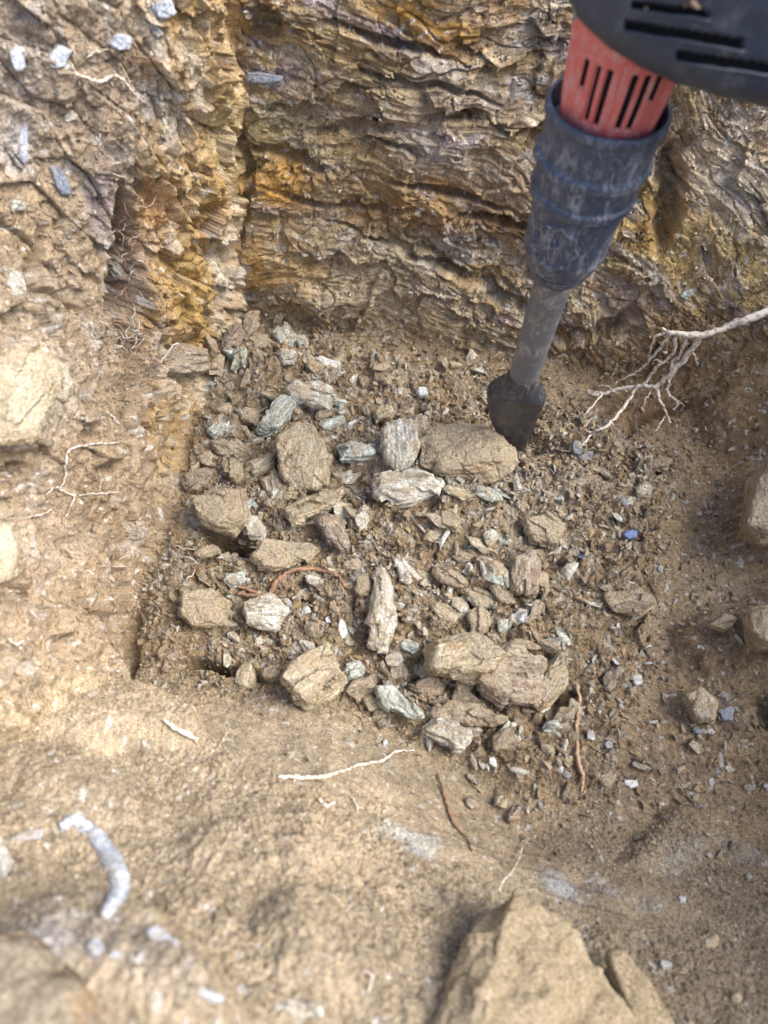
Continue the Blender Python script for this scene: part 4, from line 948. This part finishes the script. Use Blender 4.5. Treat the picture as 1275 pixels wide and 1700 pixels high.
root([[(382, 1209, 2.5, .006), (372, 1225, 2.5, .004), (363, 1240, 2, .0)]], 'root', 'short pale rootlet right of the ragged white root', M_ROOTW)
root([[(122, 122, 4), (145, 130, 5), (168, 136, 6), (190, 126, 6), (206, 135, 5), (222, 155, 4), (250, 178, 3)]], 'root', 'crooked pale root crossing the top of the left bank', M_ROOTW, lift=0.004)
root([[(145, 95, 3), (160, 86, 3), (180, 82, 2)]], 'root', 'short pale rootlet above the crooked root', M_ROOTW)
root([[(200, 735, 3), (150, 738, 4), (120, 745, 4), (110, 760, 4), (108, 790, 3), (100, 815, 2)]], 'root', 'pale root bending down in the left bank below the big boulder', M_ROOTW, lift=0.004)
root([[(78, 820, 3), (95, 810, 3), (120, 822, 3), (160, 820, 3), (198, 816, 2)], [(125, 822, 3), (115, 845, 2.5), (105, 868, 2)], [(48, 858, 3), (70, 854, 3), (86, 845, 2)]], 'root', 'forked pale root spread on the left bank', M_ROOTW, lift=0.004)
root([[(14, 1060, 4), (26, 1070, 5), (40, 1064, 3)]], 'root', 'hooked whitish root at the left edge', M_ROOTW)
root([[(176, 684, 4), (188, 694, 4), (198, 704, 2)]], 'root', 'short bright rootlet beside the ochre band of the left bank', M_ROOTW)
root([[(612, 1645, 4), (618, 1620, 3), (604, 1612, 2)]], 'root', 'thin blurred rootlet near the bottom edge', M_ROOTW)
root([[(640, 1340, 3), (636, 1350, 2)]], 'root', 'speck of white root right of the tiny forked one', M_ROOTW)
root([[(262, 612, 2.2, .012), (275, 590, 2.2, .02), (294, 570, 2.6, .026), (310, 588, 2.2, .02), (330, 594, 2, .016)], [(294, 570, 2.4, .026), (285, 590, 2, .022), (300, 600, 1.8, .018)]], 'root', 'white fibre draped over the rusty pink stone', M_ROOTW)
# fine hair roots in the dark crevice and elsewhere on the left bank
rn = random.Random(9)
HB = [(210, 410, 12, 100, 26, 'fine hair root in the dark crevice of the left bank'), (225, 560, 22, 40, 20, 'fine hair root above the rusty pink stone'), (160, 860, 50, 60, 14, 'fine hair root low in the left bank'), (300, 940, 40, 40, 10, 'fine hair root at the foot of the left bank'),
      (190, 230, 26, 60, 10, 'fine hair root in the upper left bank'), (70, 1180, 50, 40, 6, 'fine hair root on the near bank at the left'), (620, 1500, 300, 120, 10, 'fine hair root scattered on the near bank')]
for cx, cy, sx, sy, n, lb in HB:
    for k in range(n):
        x = cx + rn.gauss(0, sx * .6); y = cy + rn.gauss(0, sy * .6); a = rn.uniform(0, 6.28); p = []
        for j in range(5): p.append((x, y, rn.uniform(1.0, 1.7), .003 + .006 * math.sin(j / 4 * 3.14))); a += rn.uniform(-.9, .9); l = rn.uniform(5, 13); x += math.cos(a) * l; y += math.sin(a) * l
        root([p], 'hair_root', lb, rn.choice((M_ROOTW, M_ROOTB, M_ROOTT)), 'hair root', group=lb.replace('hair root', 'hair roots'), seed=k, jit=.3)

# ------------------------------------------------------------------ demolition hammer with a spade chisel, nose down in the pit
def dusty(name, col, dustcol, lo, hi, rough=0.5, scale=60, spec=0.4, scr_amt=0.6):
    m, nt, b = new_mat(name, rough, spec); tc = nt.nodes.new('ShaderNodeTexCoord')
    n1 = noise_n(nt, tc.outputs['Object'], scale, 6, 0.7, 0.6); n2 = noise_n(nt, tc.outputs['Object'], scale * 6, 4, 0.7)
    mp = nt.nodes.new('ShaderNodeMapping'); mp.inputs['Scale'].default_value = (1, 1, .18); mp.inputs['Rotation'].default_value = (.3, .5, .2); nt.links.new(tc.outputs['Object'], mp.inputs[0])
    sc1 = noise_n(nt, mp.outputs[0], scale * 4, 3, .6)
    mp.inputs['Scale'].default_value = (1, 1, .35)
    n3 = noise_n(nt, mp.outputs[0], scale * 5, 8, .75, 1.2); n4 = noise_n(nt, tc.outputs['Object'], scale * 14, 3, .6)
    f = ramp(nt, n1, [(lo, (0.10, 0.10, 0.10)), (hi, (1, 1, 1))]); f2 = ramp(nt, n3, [(0.44, (0, 0, 0)), (0.60, (1, 1, 1))]); f3 = ramp(nt, n4, [(0.60, (0, 0, 0)), (0.70, (1, 1, 1))])
    ff = math_n(nt, 'MULTIPLY', f, f2); ff = math_n(nt, 'MAXIMUM', ff, math_n(nt, 'MULTIPLY', f3, scr_amt)); ff = math_n(nt, 'MAXIMUM', ff, 0.05)
    nt.links.new(mixc(nt, ff, col, dustcol), b.inputs['Base Color'])
    rr = nt.nodes.new('ShaderNodeMapRange'); nt.links.new(ff, rr.inputs[0]); rr.inputs[3].default_value = rough; rr.inputs[4].default_value = 0.9; nt.links.new(rr.outputs[0], b.inputs['Roughness'])
    bump_n(nt, b, n2, 0.35, 0.0008); return m, nt, b
M_BOOT = dusty('navy_rubber', (0.036, 0.054, 0.095), (0.40, 0.42, 0.45), 0.44, 0.66, 0.38, 32, .5, .35)[0]
M_RED = dusty('red_plastic', (0.72, 0.15, 0.13), (0.68, 0.46, 0.43), 0.36, 0.68, 0.38, 34, .5, .2)[0]
M_BLACK = dusty('black_housing', (0.030, 0.042, 0.070), (0.18, 0.19, 0.21), 0.45, 0.80, 0.42, 24, .5, .10)[0]
M_STEEL, snt, sb = dusty('worn_steel', (0.15, 0.165, 0.20), (0.50, 0.46, 0.41), 0.46, 0.60, 0.38, 40, .5, .5); sb.inputs['Metallic'].default_value = 0.35
M_BLADE, _, bb_ = dusty('dark_blade_steel', (0.05, 0.06, 0.085), (0.34, 0.29, 0.23), 0.44, 0.66, 0.32, 60, .6, .15); bb_.inputs['Metallic'].default_value = 0.45
M_DARK = new_mat('slot_shadow_plastic', 0.8, 0.2)[0]; M_DARK.node_tree.nodes['Principled BSDF'].inputs['Base Color'].default_value = (0.015, 0.014, 0.016, 1)
A1 = at(866, 634, 0.706); A2 = at(1018, 155, 0.468)
AX = nrm(A2 - A1)
SX = nrm(R_ - AX * (R_ @ AX)); SY = np.cross(AX, SX)        # SX to the right, SY = AX x SX
if SY @ (CAM - A1) > 0: pass
HM = empty('demolition_hammer', tuple(A1)); 
HM.matrix_world = Matrix(((SX[0], SY[0], AX[0], A1[0]), (SX[1], SY[1], AX[1], A1[1]), (SX[2], SY[2], AX[2], A1[2]), (0, 0, 0, 1)))
tag(HM, 'demolition hammer with black body, red nose and navy collar, its chisel dug into the rubble', 'demolition hammer')
TC = (Vector(CAM) - Vector(A1)); tc = np.array([TC @ Vector(SX), TC @ Vector(SY)]); CA = math.atan2(tc[1], tc[0])   # angle of the camera side round the axis
zof = lambda px, py: None
def axis_px(s): q = proj(A1 + AX * s); return q
def lathe(name, prof, mat, parent, nseg=96, mod=None, close=False, mats=None, noise=0.0):
    """prof: list of (radius, height along the axis); mod(theta, z, r) may press the surface in"""
    P = np.array(prof); V = []; F4 = []
    th = np.linspace(0, 2 * math.pi, nseg, endpoint=False)
    for r, z in P:
        rr = np.full(nseg, r)
        if mod: rr = mod(th, z, rr)
        V.append(np.stack([rr * np.cos(th), rr * np.sin(th), np.full(nseg, z)], 1))
    V = np.concatenate(V)
    if noise: V[:, :2] *= (1 + noise * fbm(V[:, 0] * 60, V[:, 1] * 60, V[:, 2] * 60, 2, 5))[:, None]
    n = len(P); i = np.arange(nseg); j = (i + 1) % nseg
    for k in range(n - 1): F4.append(np.stack([k * nseg + i, k * nseg + j, (k + 1) * nseg + j, (k + 1) * nseg + i], 1))
    me = raw_mesh(name, V, F4=np.concatenate(F4), smooth=True); o = link_mesh(name, me, mat if not mats else mats, parent); return o
def smooth_prof(pts, step=0.0012):
    out = []
    for (r0, z0), (r1, z1) in zip(pts[:-1], pts[1:]):
        m = max(1, int(math.hypot(r1 - r0, z1 - z0) / step))
        for k in range(m): t = k / m; out.append((r0 + (r1 - r0) * t, z0 + (z1 - z0) * t))
    out.append(pts[-1]); return out
# chisel: shaft and spade blade
z_boot0 = None
for s in np.linspace(0.02, 0.30, 400):
    if axis_px(s)[1] < 441: z_boot0 = s; break
z_boot1 = next(s for s in np.linspace(z_boot0, 0.6, 800) if axis_px(s)[1] < 180)
print('boot', z_boot0, z_boot1, axis_px(z_boot0), axis_px(z_boot1), axis_px(-0.06))
BL = z_boot1 - z_boot0
rs = 25.5 * 0.706 / FPX
ch = lathe('chisel', smooth_prof([(rs * .7, -0.006), (rs * .8, -0.002), (rs * .92, 0.008), (rs * .97, 0.018), (rs * .97, 0.03), (rs * 1.0, 0.08), (rs * 1.06, z_boot0 - .020), (rs * 1.2, z_boot0), (rs * 1.25, z_boot0 + .01)]), M_STEEL, HM, 48, noise=.012)
# blade: a wide plate that fans out of the shaft, leaning edge down to the right; w across, t thick, profile down the axis
bmb = bmesh.new()
ba = CA + R(12)                                        # direction of the blade's thin side
wd = np.array([math.cos(ba + math.pi / 2), math.sin(ba + math.pi / 2)]); tn = np.array([math.cos(ba), math.sin(ba)])
rows = []
for z, hw, ht, off in [(0.016, rs * 1.0, rs * 1.0, 0), (0.006, rs * 1.04, rs * 1.02, 0), (0.000, rs * 1.2, rs * 1.08, 0), (-0.005, rs * 1.62, rs * 1.2, -.05), (-0.010, rs * 2.05, rs * 1.2, -.1), (-0.018, rs * 2.22, rs * 1.12, -.1), (-0.0185, rs * 2.2, rs * .86, -.1), (-0.030, rs * 2.15, rs * .74, 0.0), (-0.044, rs * 1.95, rs * .62, 0.12), (-0.060, rs * 1.8, rs * .50, 0.22), (-0.078, rs * 1.4, rs * .36, 0.50), (-0.098, rs * .95, rs * .20, 0.85), (-0.125, rs * .8, rs * .10, 1.0)]:
    ring = []
    for k in range(28):
        a = k * 6.28318 / 28; e = 0.55 if z < -0.012 else 0.9
        x = math.copysign(abs(math.cos(a)) ** e, math.cos(a)) * hw; y = math.copysign(abs(math.sin(a)) ** (e + .15), math.sin(a)) * ht
        x *= .90 if z < -.004 else 1; p = wd * (x + off * rs * np.sign(wd[0])) + tn * y; ring.append(bmb.verts.new((p[0], p[1], z)))
    rows.append(ring)
for a, b in zip(rows[:-1], rows[1:]):
    for k in range(28): bmb.faces.new((a[k], a[(k + 1) % 28], b[(k + 1) % 28], b[k]))
bmb.faces.new(rows[0]); bmb.faces.new(rows[-1][::-1]); bmesh.ops.recalc_face_normals(bmb, faces=bmb.faces)
me = bpy.data.meshes.new('blade'); bmb.to_mesh(me); bmb.free(); me.polygons.foreach_set('use_smooth', np.ones(len(me.polygons), bool))
bl = link_mesh('blade', me, M_BLADE, ch); md = bl.modifiers.new('s', 'SUBSURF'); md.levels = md.render_levels = 1
# boot (navy rubber collar)
def width_r(s, wpx):
    return wpx / 2 * axis_px(s)[2] / FPX
rb0 = width_r(z_boot0, 116); rb1 = width_r(z_boot0 + BL * .35, 148); rb2 = width_r(z_boot0 + BL * .68, 180); rb3 = width_r(z_boot1, 207)
def emblem(th, z, r, raw=False):
    # embossed open circle of chevrons on the camera side, as moulded on the collar
    cz = z_boot0 + BL * 0.30; rad = BL * 0.20
    d = (th - (CA - 0.25) + math.pi) % (2 * math.pi) - math.pi; x = d * rb1; y = z - cz
    q = np.hypot(x, y); an = np.arctan2(y, x)
    zz = 0.0035 * np.abs(((an * 9 / 6.283) % 1) - .5) * 2
    line = np.exp(-((q - rad * .62 - zz) / 0.0009) ** 2) + np.exp(-((np.abs(x + y * .2) - 0.0022) / 0.0008) ** 2) * (np.abs(y) < rad * .35) + np.exp(-((y - x * .6) / .0008) ** 2) * (np.abs(x) < rad * .3)
    return r + (0.0026 * np.clip(line, 0, 1) if not raw else 0) * (q < rad * 1.1) if not raw else np.clip(line, 0, 1) * (q < rad * 1.1)
bz = lambda f: z_boot0 + BL * f
prof = [(rs * 1.15, bz(-.085)), (rb0 * .60, bz(-.075)), (rb0 * .78, bz(-.045)), (rb0 * .86, bz(-.02)), (rb0 * .87, bz(.008)), (rb0 * .82, bz(.012)), (rb0 * .82, bz(.022)), (rb0 * .93, bz(.028)), (rb0 * 1.0, bz(.06)), (rb0 * 1.08, bz(.12)), (rb0 * 1.11, bz(.135)), (rb1 * .96, bz(.15)), (rb1 * .985, bz(.34)), (rb1 * 1.03, bz(.50)), (rb1 * 1.13, bz(.515)), (rb1 * 1.15, bz(.56)), (rb2 * .955, bz(.575)), (rb2 * .975, bz(.70)), (rb2 * 1.06, bz(.71)), (rb2 * 1.075, bz(.755)), (rb2 * .995, bz(.775)), (rb3 * .975, bz(.96)), (rb3 * 1.015, bz(.975)), (rb3 * 1.02, bz(1.0)), (rb3 * 1.0, bz(1.02)), (rb3 * .94, bz(1.025)), (rb3 * .92, bz(1.0)), (rb3 * .88, bz(.90)), (rb3 * .5, bz(.86))]
boot = lathe('collar', smooth_prof(prof, .0009), M_BOOT, HM, 640, emblem, noise=.004)
M_SCUFF = dusty('scuffed_rubber', (0.13, 0.14, 0.15), (0.46, 0.46, 0.45), 0.35, 0.6, 0.6, 60, .4, .5)[0]; boot.data.materials.append(M_SCUFF)
me = boot.data; c_ = np.zeros(len(me.polygons) * 3); me.polygons.foreach_get('center', c_); c_ = c_.reshape(-1, 3)
me.polygons.foreach_set('material_index', ((emblem(np.arctan2(c_[:, 1], c_[:, 0]), c_[:, 2], 0, True) > .55) & (vnoise(c_[:, 0] * 300, c_[:, 1] * 300, c_[:, 2] * 300, 8) > -.35)).astype(np.int32)); me.update()
rg = lathe('retaining_ring', smooth_prof([(rb0 * .82, bz(.009)), (rb0 * .865, bz(.011)), (rb0 * .865, bz(.021)), (rb0 * .82, bz(.023))], .0006), M_DARK, boot, 96)
# red nose with cooling slots and a moulded seam
rr0 = rb3 * .84
zt = bz(1.0)
def slots_mask(th, z):
    m = np.zeros_like(th)
    for k, (c, zlo, zhi, hw) in enumerate(SLOTS):
        d = (th - c + math.pi) % (2 * math.pi) - math.pi
        m = np.maximum(m, (1 - sst(hw * .88, hw, np.abs(d))) * sst(zlo, zlo + .0010, z) * (1 - sst(zhi - .0010, zhi, z)))
    return m
seam = CA + 0.06
SLOTS = []
for s, gap in ((-1, .22), (-1, .44), (-1, .68), (1, .22), (1, .44), (1, .66)):
    short = gap > .5
    SLOTS.append((seam + s * gap, zt + (.022 if short else .004), zt + .040, .062))
    SLOTS.append((seam + math.pi + s * gap, zt + (.022 if short else .004), zt + .040, .062))
def nosemod(th, z, r):
    d = (th - seam + math.pi) % (2 * math.pi) - math.pi
    r = r - 0.0035 * slots_mask(th, np.full_like(th, z)) - 0.0012 * np.exp(-(d / .008) ** 2)
    rib = np.exp(-((np.abs(d) - 1.05) / .10) ** 2) * 0.0025
    return r + rib
nose = lathe('nose_housing', smooth_prof([(rr0 * .86, zt - .012), (rr0 * .90, zt - .004), (rr0 * .955, zt + .008), (rr0 * 1.0, zt + .022), (rr0 * 1.04, zt + .044), (rr0 * 1.085, zt + .0455), (rr0 * 1.11, zt + .062), (rr0 * 1.07, zt + .0635), (rr0 * 1.10, zt + .10), (rr0 * 1.1, zt + .13)], .0008), M_RED, HM, 512, nosemod)
nose.data.materials.append(M_DARK)
me = nose.data; c_ = np.zeros(len(me.polygons) * 3); me.polygons.foreach_get('center', c_); c_ = c_.reshape(-1, 3)
sm_ = slots_mask(np.arctan2(c_[:, 1], c_[:, 0]), c_[:, 2]); mi = (sm_ > .45).astype(np.int32); me.polygons.foreach_set('material_index', mi); me.update()
# black main housing: a large rounded body that swells to the right and toward the camera
hz0 = zt + .043
cu = np.array([math.cos(CA), math.sin(CA)])                # toward the camera, in the axis frame
ch_z = []
NT, NZ = 640, 460
V = []
def hous(u, v):
    """u round, v 0..1 from the bottom face's middle to the top"""
    th = u * 2 * math.pi
    c0 = np.array([0.066, 0.0]); A, B = 0.112, 0.072
    if v < .25:
        f = v / .25; s = math.sin(f * math.pi / 2) ** .75; zz = 0.030 * (1 - math.cos(f * math.pi / 2)) ; k = s
    else:
        f = (v - .25) / .75; zz = .030 + f * .22; k = 1 + .06 * math.sin(f * 3.14)
    e = 0.78
    ca, sa = np.cos(th), np.sin(th)
    x = np.sign(ca) * np.abs(ca) ** e * A * k; y = np.sign(sa) * np.abs(sa) ** e * B * k
    return x, y, zz
th = np.linspace(0, 1, NT, endpoint=False)
rowsV = []
for iz in range(NZ):
    x, y, zz = hous(th, (iz + .02) / NZ); rowsV.append(np.stack([x, y, np.full(NT, zz)], 1))
V = np.stack(rowsV)
ysgn = np.sign(cu[1])
V[..., 0] += 0.056; V[..., 1] += ysgn * 0.014; V[..., 2] += hz0 - 0.16 * (V[..., 0] - .02) 
MW = np.stack([SX, SY, AX], 1); WP = V @ MW.T + A1
gpx, gpy, gz = proj(WP.reshape(-1, 3)); gpx = gpx.reshape(NZ, NT); gpy = gpy.reshape(NZ, NT)
facing = ((V[..., 1] * ysgn) > -0.02) & (np.arange(NZ)[:, None] > 3)
G = np.zeros((NZ, NT)); GL = np.zeros((NZ, NT))
# long louvres moulded into the face toward the camera
for (xa, ya, xb, yb_, wv) in [(1040, -38, 1180, -20, 9), (1052, 6, 1178, 24, 8), (1040, 40, 1235, 74, 10), (1125, 92, 1400, 128, 10)]:
    ex, ey = xb - xa, yb_ - ya; L_ = math.hypot(ex, ey); t = ((gpx - xa) * ex + (gpy - ya) * ey) / L_; dd = ((gpy - ya) * ex - (gpx - xa) * ey) / L_
    along = sst(-3, 4, t) * (1 - sst(L_ - 4, L_ + 3, t))
    G = np.maximum(G, along * (1 - sst(wv * .6, wv, np.abs(dd))) * facing); GL = np.maximum(GL, along * np.exp(-((dd - wv - 4) / 4) ** 2) * facing)
dirn = np.array([0.15, ysgn, 0.6]); dirn /= np.linalg.norm(dirn)
V = V - dirn * (G * 0.007)[..., None] + dirn * (GL * 0.0015)[..., None]
V += 0.0006 * fbm(V[..., 0] * 90, V[..., 1] * 90, V[..., 2] * 90, 2, 3)[..., None]
ii = np.arange(NT * NZ).reshape(NZ, NT); jn = np.roll(ii, -1, 1)
F4 = np.stack([ii[:-1], jn[:-1], jn[1:], ii[1:]], -1).reshape(-1, 4)
hb = raw_mesh('housing', V.reshape(-1, 3), F4=F4, smooth=True); hb.materials.append(M_BLACK); hb.materials.append(M_DARK)
gf = (G[:-1] > .7).reshape(-1).astype(np.int32); hb.polygons.foreach_set('material_index', gf); hb.update()
housing = link_mesh('housing', hb, [], HM)
# straw and crumbs of soil lying on the housing
hv = WP.reshape(-1, 3)
def on_housing(px, py):
    d = np.hypot(gpx - px, gpy - py) + 1e3 * (~facing); k = np.unravel_index(np.argmin(d + 0 * gz.reshape(NZ, NT)), d.shape); return float(gz.reshape(NZ, NT)[k])
STRAW = [((1072, 14), (1083, 30), 6, 'pale straw bit lying near the top left louvre of the hammer'), ((1108, 40), (1140, 8), 5, 'longest straw stalk slanting across the hammer louvres'), ((1147, 0), (1160, 14), 7, 'thick pale straw bit at the top edge on the hammer'),
 ((1152, 60), (1156, 82), 6, 'upright straw bit in the middle louvre of the hammer'), ((1190, 66), (1202, 88), 4, 'forked straw bit right of the middle louvre of the hammer'), ((1216, 66), (1196, 90), 4, 'thin straw stalk crossing the forked one on the hammer')]
for k, (a, b, wv, lb) in enumerate(STRAW):
    da, db = on_housing(*a) - .0035, on_housing(*b) - .0035; P = [at(a[0] + (b[0] - a[0]) * t + 2 * math.sin(t * 5 + k), a[1] + (b[1] - a[1]) * t, da + (db - da) * t) for t in (0, .3, .65, 1)]
    bm = bmesh.new(); tube(bm, P, [wv / 2 * da / FPX * q for q in (.6, 1, .9, .4)], 6, k); me = bpy.data.meshes.new('straw'); bmesh.ops.recalc_face_normals(bm, faces=bm.faces); bm.to_mesh(me); bm.free()
    tag(link_mesh('straw', me, M_ROOTT), lb, 'straw', 'straw bits on the hammer')
for k, (px, py, wv, lb) in enumerate([(1055, 70, 12, 'round crumb of dry earth on the hammer left of the middle louvre'), (1116, 40, 11, 'crumb of dry earth stuck between two louvres of the hammer'), (955, 26, 16, 'dusty earth smear-like crumb at the left edge of the hammer body')]):
    d = on_housing(px, py); s = wv * d / FPX
    place(LIB['P'][k], at(px, py, d - s * .2), nrm(CAM - at(px, py, d)), s, rn, 'earth_crumb', lb, 'earth crumb', None, .2)
